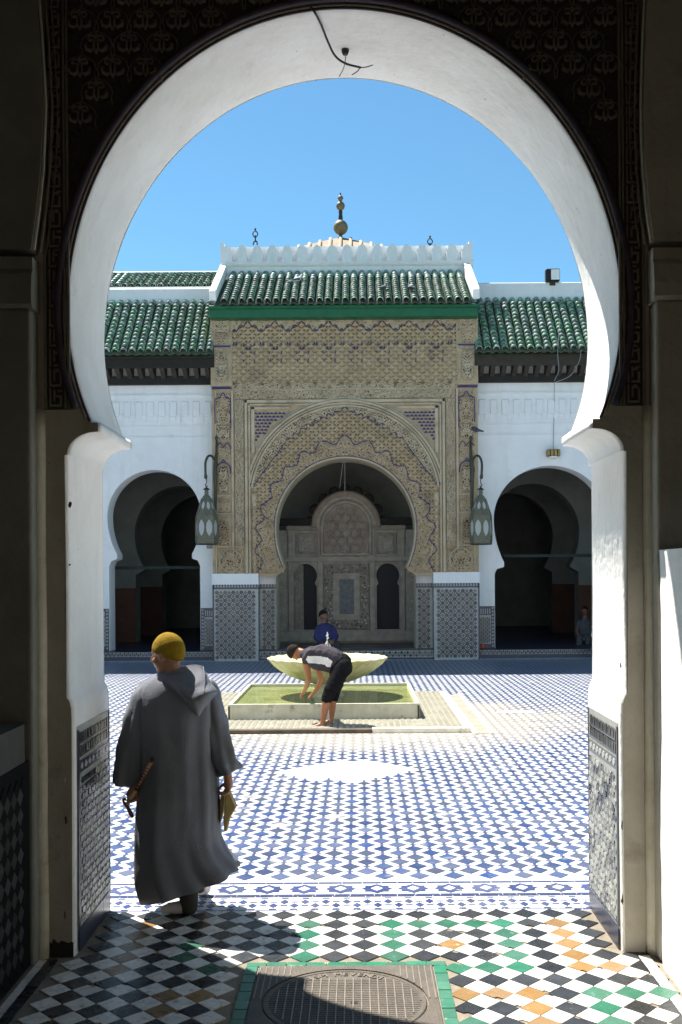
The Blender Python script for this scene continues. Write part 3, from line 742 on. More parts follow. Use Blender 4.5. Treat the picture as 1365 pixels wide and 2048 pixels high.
# low walls
def lumpy_wall(xf, y0, y1, z1, amp, s):
    ny, nzn = 60, 34; vs = []; fs = []
    for j in range(nzn + 1):
        for i in range(ny + 1):
            y = y0 + (y1 - y0) * i / ny; z = z1 * j / nzn
            d = amp * (nz(y * 1.8, z * 1.5, 3.3) + .4 * nz(y * 5, z * 5, 1.1))
            e = max(0, (i - ny + 1)) * .02
            vs.append((xf + s * (.0 + d + e), y, z))
    for j in range(nzn):
        for i in range(ny):
            a = j * (ny + 1) + i; f = (a, a + 1, a + ny + 2, a + ny + 1); fs.append(f if s > 0 else f[::-1])
    mb = MB().add(vs, fs)
    b = xf + s * .025
    mb.box(min(b, xf + s * .5), max(b, xf + s * .5), y0, y1 - .004, 0, z1)
    vt = [(xf, y0, z1), (xf, y1, z1), (xf + s * .06, y1, z1 + .004), (xf + s * .06, y0, z1 + .004)]
    mb.add(vt, [(0, 1, 2, 3) if s < 0 else (3, 2, 1, 0)])
    return mb
rw = thing('passage_low_wall', (1.8, 3.5, 0), 'sunlit white plaster wall at the right edge of the entrance', 'wall')
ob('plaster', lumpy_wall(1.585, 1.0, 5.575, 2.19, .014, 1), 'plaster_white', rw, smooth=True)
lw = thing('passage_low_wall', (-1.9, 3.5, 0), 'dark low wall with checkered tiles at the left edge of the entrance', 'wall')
ob('plaster', lumpy_wall(-1.75, 1.0, 5.575, 1.30, .005, -1), 'dark_plaster', lw, smooth=True)
ob('tile_bed', MB().box(-1.751, -1.742, 2.0, 5.55, .02, 1.10), 'matt_black_tile', lw)
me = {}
for c, mn in (('w', 'dim_tile'), ('k', 'matt_black_tile')):
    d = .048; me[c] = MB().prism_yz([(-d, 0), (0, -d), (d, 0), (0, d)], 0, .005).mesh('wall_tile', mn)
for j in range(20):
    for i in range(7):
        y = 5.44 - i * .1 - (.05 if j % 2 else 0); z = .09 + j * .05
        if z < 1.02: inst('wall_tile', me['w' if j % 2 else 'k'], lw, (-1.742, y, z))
ps = thing('passage_enclosure', (0, 0, 0), kind='structure')
ob('side_wall', MB().box(-3.7, -3.4, -3, 6.5, 0, 6), 'plaster_dim', ps)
ob('side_wall', MB().box(3.4, 3.7, -3, 6.5, 0, 6), 'plaster_dim', ps)
ob('blocking_lintel', MB().box(-3.7, 3.7, -3.0, -2.7, 2.9, 6), 'plaster_dim', ps)  # unseen lintel, hung low to cut the light from behind
ob('street', MB().box(-8, 8, -14, -3.001, -.08, -.002), 'grout', ps)
sh_ = thing('bounce_wall', (0, -7.5, 0), 'plain sunlit plaster house wall added behind the entrance to warm the passage', 'reflector')
ob('wall', MB().box(-9, 9, -7.6, -7.2, 0, 6.5), 'bounce_plaster', sh_)  # unseen wall added so sunlight on it bounces warm into the passage
ob('ceiling', MB().box(-3.7, 3.7, -3.0, 6.51, 6.0, 6.3), 'wood_dark', ps)
# cable and lamp stub under the arch
cb = thing('hanging_cable', at(690, 60, 6.0), 'black electric cable dangling from the top of the white arch', 'cable')
ob('sheath', MB().tube(spline([tuple(at(*q)) for q in ((622, 14, 5.70), (633, 30, 5.74), (645, 55, 5.88), (657, 85, 5.98), (671, 112, 6.06), (692, 127, 6.12), (722, 135, 6.18))]), .0065, 7), 'black_cable', cb, smooth=True)
ob('strand', MB().tube(spline([tuple(at(*q)) for q in ((721, 135, 6.18), (733, 134, 6.2), (746, 130, 6.22))]), .003, 5), 'black_cable', cb, smooth=True)
ob('strand', MB().tube(spline([tuple(at(*q)) for q in ((720, 135, 6.18), (716, 142, 6.19), (704, 150, 6.2))]), .003, 5), 'black_cable', cb, smooth=True)
ls = thing('lamp_stub', at(691, 100, 6.16), 'small brown lamp socket with a bare wire on the arch soffit', 'lamp socket')
c = at(691, 99, 6.16)
ob('socket', MB().lathe([(.016, -.03), (.022, -.012), (.022, .03), (.026, .05)], c, 10), 'iron', ls)
ob('wire', MB().tube(spline([tuple(at(*q)) for q in ((692, 112, 6.16), (690, 128, 6.15), (686, 140, 6.15), (679, 153, 6.14))]), .003, 5), 'grey_wire', ls)
# ================================================================== the pavilion across the courtyard
YP = 25.6; SP = YP / F; XC = at(690.5, 900, YP).x
def zp(py): return H + (VY - py) * SP
def xp(px): return XC + (px - 690.5) * SP
def smooth01(e0, e1, x): t = np.clip((x - e0) / (e1 - e0), 0, 1); return t * t * (3 - 2 * t)
def arab(X, Z, k=60.0, seed=0.0):
    k = k * 1.08
    a = np.sin(k * X + 1.5 * np.sin(k * .55 * Z + seed)); b = np.sin(k * .9 * Z + 1.5 * np.sin(k * .55 * X + 1.3 * seed))
    c = np.sin(k * .7 * (X + Z) + 1.2 * a) * np.sin(k * .7 * (X - Z) + 1.2 * b)
    return np.maximum(smooth01(.05, .30, np.abs(a * b) - .18), .8 * smooth01(.25, .5, np.abs(c)))
def pip(X, Z, poly):
    ins = np.zeros(X.shape, bool); n = len(poly)
    for i in range(n):
        x1, z1 = poly[i]; x2, z2 = poly[(i + 1) % n]
        if abs(z2 - z1) < 1e-9: continue
        c = ((z1 > Z) != (z2 > Z)) & (X < (x2 - x1) * (Z - z1) / (z2 - z1) + x1); ins ^= c
    return ins
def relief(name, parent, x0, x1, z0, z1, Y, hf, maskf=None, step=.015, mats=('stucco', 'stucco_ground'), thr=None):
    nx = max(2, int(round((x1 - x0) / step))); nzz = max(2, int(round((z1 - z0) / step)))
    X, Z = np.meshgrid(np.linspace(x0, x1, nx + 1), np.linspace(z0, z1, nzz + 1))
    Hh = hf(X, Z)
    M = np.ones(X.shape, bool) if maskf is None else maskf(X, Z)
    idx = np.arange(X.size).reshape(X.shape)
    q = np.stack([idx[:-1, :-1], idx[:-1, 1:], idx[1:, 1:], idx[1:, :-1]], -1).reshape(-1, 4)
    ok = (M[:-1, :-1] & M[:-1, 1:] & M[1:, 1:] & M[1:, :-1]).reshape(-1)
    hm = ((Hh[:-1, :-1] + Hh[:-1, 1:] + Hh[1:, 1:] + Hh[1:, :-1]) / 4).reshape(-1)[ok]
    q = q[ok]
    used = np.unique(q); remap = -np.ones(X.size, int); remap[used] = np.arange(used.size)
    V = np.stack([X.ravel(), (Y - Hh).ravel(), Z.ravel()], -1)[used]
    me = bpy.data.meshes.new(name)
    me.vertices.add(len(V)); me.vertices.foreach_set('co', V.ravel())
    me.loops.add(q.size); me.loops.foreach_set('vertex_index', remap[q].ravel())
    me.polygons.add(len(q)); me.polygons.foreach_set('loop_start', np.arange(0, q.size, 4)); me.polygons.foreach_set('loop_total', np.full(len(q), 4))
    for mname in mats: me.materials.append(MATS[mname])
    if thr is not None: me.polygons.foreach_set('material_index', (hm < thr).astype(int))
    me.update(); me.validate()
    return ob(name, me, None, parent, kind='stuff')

def m_span(X, Z):
    dz = Z - ZC_G; e = np.where(dz > 0, dz / (ZA_G - ZC_G + .085), dz / (R_G + .085)); return (((X - GCX) / (R_G + .085)) ** 2 + e ** 2 > 1) & (np.abs(X - GCX) < 1.485)
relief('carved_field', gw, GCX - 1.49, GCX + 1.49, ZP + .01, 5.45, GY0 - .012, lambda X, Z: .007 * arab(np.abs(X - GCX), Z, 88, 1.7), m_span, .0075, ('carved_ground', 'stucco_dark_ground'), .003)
pv = thing('pavilion', (XC, YP + 1, 0), 'tall carved stucco gateway pavilion with green tiled roof across the courtyard', 'pavilion')
RP, ZCP = 139 * SP, zp(1056); ZAP = zp(916); ZSP = zp(1133)
pav_prof = [(1.70, .2), (1.70, 2.0), (1.685, 2.06), (1.62, 2.12), (1.52, 2.19), (1.475, 2.25), (1.475, ZSP - .002)]
pav_arc = arc_pts(RP, ZCP, ZSP, ZAP, 36, b=160 * SP)
pav_prof += pav_arc
m = MB(); W = 258 * SP
arch_face(m, [p for p in pav_prof if p[1] >= 2.10 - .05], XC, XC - W, XC + W, 8.6, YP); ob('wall', m, 'stucco', pv)
ob('side_wall', MB().box(XC - W - .1, XC - W + .02, YP + .004, YP + 1.6, 2.1, 8.6), 'stucco', pv); ob('side_wall', MB().box(XC + W - .02, XC + W + .1, YP + .004, YP + 1.6, 2.1, 8.6), 'stucco', pv)
m = MB(); arch_soffit(m, pav_prof, XC, [(YP, .01), (YP + .02, 0), (YP + .6, 0), (YP + 1.0, 0)]); ob('soffit', m, 'stucco_pale', pv, smooth=True)
m = MB(); arch_face(m, pav_prof, XC, XC - W, XC + W, 8.6, YP + 1.0, back=True); ob('rear_face', m, 'plaster_dim', pv)
def opening_mask(X, Z, grow=0.0):
    r = RP + grow; dz = Z - ZCP; b = np.where(dz < 0, 160 * SP + grow, (ZAP - ZCP) + grow)
    return (((X - XC) / r) ** 2 + (dz / b) ** 2 > 1) & ((Z > ZSP - .0) | (np.abs(X - XC) > 1.49))
# blue scalloped lines
def zc6(pts): return [(400 + x / 2.395, 760 + y / 2.395) for x, y in pts]
L2l = zc6([(692, 263), (672, 280), (655, 310), (640, 312), (612, 297), (580, 293), (562, 318), (550, 350), (528, 352), (500, 342), (482, 347), (475, 378), (466, 408), (440, 414), (408, 416), (399, 440), (395, 478), (370, 488), (342, 496), (336, 520), (347, 560), (322, 580), (292, 600), (292, 625), (308, 655), (300, 675), (272, 690), (264, 708), (285, 738), (298, 765), (280, 785), (262, 808), (264, 826), (290, 850), (301, 868), (287, 893), (278, 918)])
L1l = [(503, 974), (501, 968), (505, 965), (509, 968)]
for i in range(9): L1l.append((512 + 60 * i / 8, 964 - 80 * i / 8))
for i in range(8):
    a0 = np.array((572, 884)); a1 = np.array((681, 824)); p0 = a0 + (a1 - a0) * i / 8; p1 = a0 + (a1 - a0) * (i + 1) / 8; sag = -6 * math.sin(math.pi * (i + .5) / 8)
    mid = (p0 + p1) / 2 + np.array((-3.2, -4.0)) + np.array((-.4, sag)); L1l.append(tuple(mid)); L1l.append(tuple(p1 + np.array((.5, sag * .8 + 1.5))))
L1l += [(686, 817), (690.5, 815)]
def tom(P): return [(xp(x), zp(y)) for x, y in P]
def mirror(P): return P + [(2 * XC - x, z) for x, z in P[::-1][1:]]
L1 = mirror(tom(L1l)); L2 = mirror(tom(L2l)[::-1])
RO, ZCO = 187 * SP, zp(1000)
zb = zp(1146)
def m_arch_all(X, Z): return opening_mask(X, Z, .045) & (Z > zb) & (np.where(Z > zp(1000), ((X - XC) ** 2 + (Z - ZCO) ** 2) < RO ** 2, np.abs(X - XC) < 190 * SP))
POL1 = L1 + [(xp(878), zb), (xp(503), zb)]
POL2 = L2 + [(L2[-1][0], zb), (L2[0][0], zb)]
mx = lambda X: np.abs(X - XC)
def muq(X, Z, w=.11, h=.10):
    p = X / w; q = Z / (h * 1.9)
    d1 = np.abs(np.sin(math.pi * (p * .5 + q))); d2 = np.abs(np.sin(math.pi * (p * .5 - q)))
    cell = np.minimum(d1, d2)
    pit = np.sin(math.pi * (p + .5)) * np.sin(math.pi * 2 * q)
    return .042 * (1 - smooth01(.15, .75, cell)) + .014 * smooth01(.2, .7, np.abs(pit)) + .008 * np.cos(2 * math.pi * p)
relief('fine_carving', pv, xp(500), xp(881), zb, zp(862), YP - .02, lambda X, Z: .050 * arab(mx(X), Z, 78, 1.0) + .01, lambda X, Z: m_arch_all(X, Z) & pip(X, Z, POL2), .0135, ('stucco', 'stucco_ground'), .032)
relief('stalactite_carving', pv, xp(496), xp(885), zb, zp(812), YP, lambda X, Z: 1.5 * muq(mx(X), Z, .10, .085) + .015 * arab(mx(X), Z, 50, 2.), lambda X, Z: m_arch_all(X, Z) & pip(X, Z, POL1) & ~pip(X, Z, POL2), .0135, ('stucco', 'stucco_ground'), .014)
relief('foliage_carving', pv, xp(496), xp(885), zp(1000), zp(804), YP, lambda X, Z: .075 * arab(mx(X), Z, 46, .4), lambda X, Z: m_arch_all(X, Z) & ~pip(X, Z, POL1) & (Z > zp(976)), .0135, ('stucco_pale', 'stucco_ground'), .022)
def bluetube(name, pts2, Y, r=.019, mt='blue_paint'): return ob(name, MB().tube([(x, Y, z) for x, z in pts2], r, 6), mt, pv, smooth=True)
bluetube('blue_scallop', L1, YP - .055, .011); bluetube('blue_scallop', L2, YP - .065, .013)
hp = [p for p in arc_pts(RP + .055, ZCP, ZSP, ZAP + .055, 36, b=160 * SP + .05)]
bluetube('blue_arch_line', [(XC - h, z) for h, z in hp] + [(XC + h, z) for h, z in hp[::-1][1:]], YP - .03, .017)
hp = [p for p in arc_pts(RP + .018, ZCP, ZSP, ZAP + .018, 36, b=160 * SP + .02)]
bluetube('white_arch_line', [(XC - h, z) for h, z in hp] + [(XC + h, z) for h, z in hp[::-1][1:]], YP - .02, .028, 'stucco_pale')
# outer arch mouldings
def ring(r, Y, rad, mt, z_lo=zp(976)):
    pts = []
    a0 = math.asin((z_lo - ZCO) / r)
    for i in range(61): a = a0 + (math.pi - 2 * a0) * i / 60; pts.append((XC + r * math.cos(a), Y, ZCO + r * math.sin(a)))
    ob('arch_moulding', MB().tube(pts, rad, 7), mt, pv, smooth=True)
for k, (r, Y, rad) in enumerate(((188, YP - .05, .03), (193.5, YP - .03, .026), (199, YP - .06, .038), (204, YP - .035, .02))):
    ring(r * SP, Y, rad, 'stucco_pale', zp(976 if k < 2 else 900 + 40 * (k == 2)))
def frame_box(a, b, c, d, Y0, Y1, mt='stucco_pale', name='frame_moulding'): return ob(name, MB().box(min(xp(a), xp(b)), max(xp(a), xp(b)), Y0, Y1, zp(max(c, d)), zp(min(c, d)), .008), mt, pv)
for s in (-1, 1):
    X_ = lambda d: 690.5 + s * d
    frame_box(X_(200), X_(194.5), 799, 1146, YP - .07, YP + .01); frame_box(X_(193), X_(189), 806, 1146, YP - .045, YP + .01)
    frame_box(X_(187), X_(180), 813, 905, YP - .05, YP + .01); frame_box(X_(187), X_(108), 813, 818, YP - .05, YP + .01)
    # blue spandrel corner cells
    cell = MB(); cw, ch = 8.0 * SP, 6.6 * SP
    cells_b = MB(); cells_w = MB()
    cxs = XC + s * 178 * SP
    for j in range(11):
        for i in range(12):
            x = cxs - s * (i + (.5 if j % 2 else 0)) * cw; z = zp(823) - j * ch
            if math.hypot(x - s * .03 - XC, z - ZCO - .02) < 209 * SP: continue
            cells_b.ellipsoid((x, YP - .02, z - ch * .5), (cw * .40, .03, ch * .36), seg=8, rings=5)
            cells_w.box(x - cw * .30, x + cw * .30, YP - .05, YP - .02, z - ch * .99, z - ch * .74, .006)
    ob('blue_niche_field', cells_b, 'blue_paint', pv, kind='stuff'); ob('niche_lip_field', cells_w, 'stucco_pale', pv, kind='stuff')
    # side colonnettes under the arch
    ob('colonnette', MB().lathe([(.05, zp(1146)), (.045, zp(1020)), (.05, zp(1016)), (.07, zp(1004)), (.08, zp(990)), (.06, zp(985))], (xp(X_(182)), YP - .01, 0), 10), 'stucco_pale', pv, smooth=True)
ob('spandrel_ground', MB().box(xp(510), xp(871), YP - .008, YP - .002, zp(905), zp(820)), 'stucco_ground', pv) if False else None
frame_box(490.5, 890.5, 799, 805, YP - .07, YP + .01); frame_box(497, 884, 806.5, 810, YP - .045, YP + .01)
# calligraphy bands
relief('script_band', pv, xp(470), xp(911), zp(797), zp(779), YP - .01, lambda X, Z: .05 * arab(X, Z, 85, 3.0), None, .013, ('stucco_pale', 'stucco_ground'), .016)
for s in (-1, 1):
    a, b = sorted((xp(690.5 + s * 202), xp(690.5 + s * 220)))
    relief('script_band', pv, a, b, zp(1090), zp(799), YP - .01, lambda X, Z: .05 * arab(X, Z, 85, 1.0), None, .013, ('stucco_pale', 'stucco_blueground'), .016)
frame_box(468, 913, 776, 779.5, YP - .05, YP + .01)
# stalactite panel under the eave
PER = 53.6 * SP; PH = xp(498.3)
lam = [(0, 643), (4, 646), (7.5, 652), (9, 655), (11, 651), (14.5, 650.5), (17, 653), (18.5, 657), (21, 661), (23, 663), (25, 659.5), (26.8, 658.5)]
lam_full = lam + [(53.6 - x, y) for x, y in lam[::-1][1:]]
LP = []
for k in range(-1, 9): LP += [(498.3 + 53.6 * k + x, y) for x, y in lam_full[:-1]]
LP = [p for p in LP if 466 <= p[0] <= 915]
LPm = tom(LP)
lx = np.array([p[0] for p in LPm]); lz = np.array([p[1] for p in LPm])
def below_lam(X, Z): return Z < np.interp(X, lx, lz)
def muq_panel(X, Z):
    big = .5 + .5 * np.cos(2 * math.pi * (X - PH) / PER); t = (zp(660) - Z) / (zp(660) - zp(770))
    return 1.5 * muq(X - PH, Z, PER / 6, .092) + .055 * (1 - big) * smooth01(0, .5, t) + .05 * big * smooth01(.45, 1.0, t) * .6 + .01 * arab(X, Z, 42, .7)
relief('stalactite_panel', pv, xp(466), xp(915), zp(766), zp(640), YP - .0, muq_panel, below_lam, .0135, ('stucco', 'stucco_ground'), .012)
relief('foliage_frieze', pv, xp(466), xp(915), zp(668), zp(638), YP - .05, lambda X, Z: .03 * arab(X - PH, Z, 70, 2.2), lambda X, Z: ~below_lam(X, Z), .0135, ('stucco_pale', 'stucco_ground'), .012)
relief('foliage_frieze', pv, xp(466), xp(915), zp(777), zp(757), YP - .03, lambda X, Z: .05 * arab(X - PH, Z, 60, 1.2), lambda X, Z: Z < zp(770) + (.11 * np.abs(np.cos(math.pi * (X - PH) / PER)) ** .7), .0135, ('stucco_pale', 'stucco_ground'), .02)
bluetube('blue_lambrequin', LPm, YP - .085, .010)
inl = MB()
for k in range(-1, 9):
    c = 499.5 + 53.6 * k
    for dx, y, w in ((24, 687, 1.3), (29, 687, 1.3), (-9.5, 689, 1.1), (11, 689, 1.1), (-2.8, 697, 1.5), (3.0, 697, 1.5), (-11.5, 706, 1.4), (12.5, 706, 1.4), (-9.5, 722, 1.4), (11.5, 722, 1.4)):
        x = c + dx
        if 468 < x < 912:
            sg = 1 if dx > 0 else -1
            inl.prism_xz([(xp(x - w * .7), zp(y + 3.0)), (xp(x + w * .7), zp(y + 2.2)), (xp(x + w * (.9 if sg > 0 else .2)), zp(y - 3.0)), (xp(x - w * (.2 if sg > 0 else .9)), zp(y - 3.0))], YP - .115, YP - .03)
ob('blue_inlay_field', inl, 'blue_paint', pv, kind='stuff')
# pilaster strips
for s in (-1, 1):
    X_ = lambda d: 690.5 + s * d
    ob('upper_pilaster', MB().box(min(xp(X_(223)), xp(X_(267))), max(xp(X_(223)), xp(X_(267))), YP - .06, YP + .1, zp(772), zp(634), .01), 'stucco', pv)
    ob('shadow_groove', MB().box(min(xp(X_(221)), xp(X_(224.5))), max(xp(X_(221)), xp(X_(224.5))), YP - .03, YP + .05, zp(772), zp(637)), 'stucco_ground', pv)  # strip coloured dark for the shadow line beside the pilaster
    def pr(name, d0, d1, y0, y1, Y, k, mats, depth=.03, shape=None, seed=0):
        a, b = sorted((xp(X_(d0)), xp(X_(d1)))); c0 = (a + b) / 2
        mk = None
        if shape == 'arch':
            hw = (b - a) / 2; zs = zp(y0) - hw
            mk = lambda X, Z: (Z < zs) | ((X - c0) ** 2 + (Z - zs) ** 2 < hw ** 2)
        if shape == 'disc':
            hw = (b - a) / 2; zm = (zp(y0) + zp(y1)) / 2
            mk = lambda X, Z: ((X - c0) ** 2 + (Z - zm) ** 2 < hw ** 2)
        relief(name, pv, a, b, zp(y1), zp(y0), Y, lambda X, Z: 1.5 * depth * arab(np.abs(X - c0), Z, k, seed), mk, .0135, mats, depth * .6)
    pr('strip_carving', 229, 262, 641, 664, YP - .062, 62, ('stucco_pale', 'stucco_ground'), .03)
    pr('strip_carving', 231, 260, 666, 688, YP - .062, 50, ('stucco', 'stucco_ground'), .02, None, 2)
    pr('niche_carving', 234, 256, 703, 762, YP - .062, 46, ('stucco_pale', 'stucco_dark'), .045, 'arch', 1)
    pr('strip_carving', 229, 262, 696, 700, YP - .062, 62, ('stucco_pale', 'stucco_ground'), .02)
    pr('strip_carving', 229, 256, 786, 848, YP - .005, 52, ('stucco', 'stucco_ground'), .03, None, 2.5)
    pr('strip_carving', 230, 256, 851, 878, YP - .005, 46, ('stucco_pale', 'stucco_ground'), .05, None, .5)
    pr('strip_carving', 229, 257, 893, 916, YP - .005, 60, ('stucco', 'stucco_ground'), .02, None, 3)
    pr('niche_carving', 234, 252, 928, 985, YP - .005, 48, ('stucco_pale', 'stucco_ground'), .05, 'arch', 1.4)
    pr('strip_carving', 229, 257, 997, 1023, YP - .005, 70, ('stucco', 'stucco_ground'), .018, None, .2)
    pr('niche_carving', 234, 252, 1034, 1088, YP - .005, 48, ('stucco', 'stucco_ground'), .045, 'arch', 2.4)
    pr('corner_carving', 204, 256, 1095, 1145, YP - .004, 64, ('stucco', 'stucco_ground'), .025, None, 1.1)
    pr('medallion_carving', 209, 251, 1098, 1142, YP - .055, 40, ('stucco', 'stucco_ground'), .03, 'disc', 1.9)
    cxr, czr = xp(X_(230)), zp(1120); rr = 22 * SP
    ob('medallion_rim', MB().tube([(cxr + rr * math.cos(2 * math.pi * i / 32), YP - .05, czr + rr * math.sin(2 * math.pi * i / 32)) for i in range(32)], .022, 6, True), 'stucco_pale', pv, smooth=True)
    ob('medallion_body', MB().add([(cxr + rr * math.cos(2 * math.pi * i / 32), YP - .05, czr + rr * math.sin(2 * math.pi * i / 32)) for i in range(32)] + [(cxr + rr * math.cos(2 * math.pi * i / 32), YP, czr + rr * math.sin(2 * math.pi * i / 32)) for i in range(32)], [tuple(range(31, -1, -1))] + [(i, (i + 1) % 32, (i + 1) % 32 + 32, i + 32) for i in range(32)]), 'stucco', pv)
    for y in (692, 775): ob('blue_band', MB().box(min(xp(X_(227)), xp(X_(265))), max(xp(X_(227)), xp(X_(265))), YP - .085, YP - .055 if y < 700 else YP, zp(y + 1.4), zp(y - 1.4)), 'blue_paint', pv)
    for y in (768, 990, 1026, 1091.5): ob('string_moulding', MB().box(min(xp(X_(226)), xp(X_(259))), max(xp(X_(226)), xp(X_(259))), YP - .05, YP + .002, zp(y + 1.6), zp(y - 1.6), .006), 'stucco_pale', pv)
    ob('edge_moulding', MB().box(min(xp(X_(222)), xp(X_(227))), max(xp(X_(222)), xp(X_(227))), YP - .06, YP, zp(1146), zp(778), .01), 'stucco_pale', pv)
    ob('edge_moulding', MB().box(min(xp(X_(256.5)), xp(X_(259.5))), max(xp(X_(256.5)), xp(X_(259.5))), YP - .04, YP + .01, zp(1146), zp(778), .008), 'stucco_pale', pv)
    def bl(pts, r=.012): ob('blue_outline', MB().tube([(xp(X_(d)), YP - .05, zp(y)) for d, y in spline(pts, 4)], r, 6), 'blue_paint', pv, smooth=True)
    bl([(259, 846), (259, 800), (256, 797), (252, 793), (249, 795), (246, 788), (243, 785), (240, 788), (237, 795), (234, 793), (230, 797), (227, 800), (227, 856)])
    bl([(259, 893), (254, 889), (250, 884), (246, 888), (242, 893), (239, 888), (235, 884), (231, 888), (227, 896)])
    bl([(257.5, 946), (257, 935), (252, 927), (243, 923.5), (234, 927), (229, 935), (228.5, 946)], .015)
    bl([(247, 924), (243, 918), (239, 924)], .012)
    bl([(262, 664), (258, 657), (253, 654), (248, 648), (244, 645), (240, 648), (235, 654), (230, 657), (227, 664)], .014)
# plinths with star mosaic
def star_mosaic(parent, x0, x1, z0, z1, Y, cell=.196, name='zellij_field'):
    dk = MB(); bk = MB()
    nx_ = int(round((x1 - x0) / (cell / 2))); cw = (x1 - x0) / max(1, nx_) * 2
    nz_ = int(round((z1 - z0) / (cell / 2))); ch = (z1 - z0) / max(1, nz_) * 2
    for j in range(nz_):
        for i in range(nx_):
            x = x0 + cw / 2 * (i + .5); z = z0 + ch / 2 * (j + .5)
            r = cw / 4
            if (i + j) % 2 == 0:
                P = []
                for k in range(16):
                    a = 2 * math.pi * (k + .0) / 16; q = r * (1.12 if k % 2 == 0 else .80); P.append((x + q * math.cos(a), z + q * math.sin(a)))
                dk.prism_xz(P, Y - .006, Y)
            else:
                for (sx, sz) in ((-1, 0), (1, 0), (0, 1), (0, -1)):
                    c_ = (x + sx * r * .46, z + sz * r * .46); q = r * .40
                    dk.prism_xz([(c_[0] - q, c_[1]), (c_[0], c_[1] - q), (c_[0] + q, c_[1]), (c_[0], c_[1] + q)], Y - .005, Y)
            for (sx, sz) in ((.5, .5),):
                c_ = (x + cw / 4, z + ch / 4); q = r * .36
                if c_[0] < x1 - .02 and c_[1] < z1 - .02: bk.prism_xz([(c_[0] - q, c_[1] - q), (c_[0] + q, c_[1] - q), (c_[0] + q, c_[1] + q), (c_[0] - q, c_[1] + q)], Y - .0065, Y)
    ob(name, dk, 'zellij_slate', parent, kind='stuff'); ob(name, bk, 'zellij_black', parent, kind='stuff')
for s in (-1, 1):
    X_ = lambda d: 690.5 + s * d
    for (d0, d1, yf, zlo) in ((175.5, 266.5, YP - .06, .0), (139.5, 175, YP + .30, .22)):
        a, b = sorted((xp(X_(d0)), xp(X_(d1))))
        P = ob('plinth', MB().box(a, b, yf, YP + 1.2, zlo, zp(1168)), 'zellij_white', pv)
        ob('plinth_cap', MB().box(a - (.01 if d1 > 200 else -.002), b + (.01 if d1 > 200 else -.002), yf + .012, YP + 1.1, zp(1168) - .002, zp(1145.5)), 'plaster_far', pv)
        star_mosaic(P, a + .06, b - .06, zlo + .04, zp(1179), yf, .196)
        for (za, zb_) in ((zp(1176.5), zp(1173)),): ob('dark_line', MB().box(a, b, yf - .006, yf, za, zb_), 'zellij_navy', P)
        n = int((b - a) / .066)
        for i in range(n):
            x = a + (b - a) * (i + .5) / n; hw = (b - a) / n * .36
            ob('merlon_tile', MB().prism_xz([(x - hw, zp(1167.5)), (x - hw * .9, zp(1169)), (x - hw * .3, zp(1173)), (x + hw * .3, zp(1173)), (x + hw * .9, zp(1169)), (x + hw, zp(1167.5))], yf - .006, yf), 'zellij_navy', P)
        if d1 > 200:
            e = xp(X_(265)); ob('dark_line', MB().box(e - .018, e + .018, yf - .006, yf, 0.0, zp(1168)), 'zellij_navy', P)
ob('podium', MB().box(xp(515.5), xp(865.5), YP + .06, YP + 4, 0.0, .235), 'zellij_navy', pv)
rz = MB().box(xp(516), xp(865), YP + .05, YP + .058, .05, .215); R_ = ob('podium_riser', rz, 'zellij_white', pv); star_mosaic(R_, xp(517), xp(864), .06, .205, YP + .05, .145)
ob('podium_edge', MB().box(xp(515.8), xp(865.2), YP + .045, YP + .30, .236, .262, .008), 'zellij_slate', pv)

# ---- roofs of half-round tiles
def barrel(l, r0, r1, t=.013, seg=8):
    m = MB(); vs = []; fs = []
    for (y, r) in ((0, r0), (l, r1), (0, r0 - t)):
        for k in range(seg + 1):
            a = math.pi * k / seg; vs.append((r * math.cos(a), y, r * math.sin(a)))
    n = seg + 1
    for k in range(seg): fs.append((k, n + k, n + k + 1, k + 1)); fs.append((k, k + 1, 2 * n + k + 1, 2 * n + k))
    return m.add(vs, fs)
def tile_roof(parent, xs, ye, ze, yt, zt, nrow, keep, pitch):
    """keep(ix,row) -> own object; else joined"""
    sl = math.atan2(zt - ze, yt - ye); L = math.hypot(zt - ze, yt - ye); st = L / nrow
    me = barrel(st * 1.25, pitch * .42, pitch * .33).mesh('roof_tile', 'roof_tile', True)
    bar = barrel(st * 1.25, pitch * .42, pitch * .33); rest = MB()
    c_, s_ = math.cos(sl), math.sin(sl)
    rr = random.Random(3)
    for ix, x in enumerate(xs):
        for r in range(nrow):
            y = ye + c_ * st * r - s_ * .028; z = ze + s_ * st * r + c_ * .028 + .012
            y += rr.uniform(-.008, .008); tw = rr.uniform(-.05, .05); xx = x + rr.uniform(-.006, .006)
            if keep(ix, r): inst('roof_tile', me, parent, (xx, y, z), (sl - .12, 0, tw))
            else: rest.add([(xx + a, y + b * c_ - c * s_, z + b * s_ + c * c_) for a, b, c in bar.v], bar.f)
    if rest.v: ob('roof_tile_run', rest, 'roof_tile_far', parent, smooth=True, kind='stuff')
    # channel bed
    bed = MB(); x0, x1 = xs[0] - pitch / 2, xs[-1] + pitch / 2; nseg = int(round((x1 - x0) / pitch)) * 8; vs = []; fs = []
    for (y, z, dz) in ((ye - .03, ze, 0), (yt, zt, 0), (ye - .03, ze - .03, 0)):
        for i in range(nseg + 1):
            ph = 2 * math.pi * i / 8; vs.append((x0 + (x1 - x0) * i / nseg, y, z - .035 * (1 + math.cos(ph + math.pi) * -1) / 1.0 * .5 + .0))
    n = nseg + 1
    for i in range(nseg): fs.append((i, i + 1, n + i + 1, n + i)); fs.append((2 * n + i, 2 * n + i + 1, i + 1, i))
    ob('channel_bed', bed.add(vs, fs), 'roof_bed', parent, smooth=True)
PIT = .207
rf = ob('roof', MB().prism_yz([(25.16, 8.555), (27.1, 9.72), (27.1, 8.555)], XC - 3.1, XC + 3.1), 'roof_bed', pv)
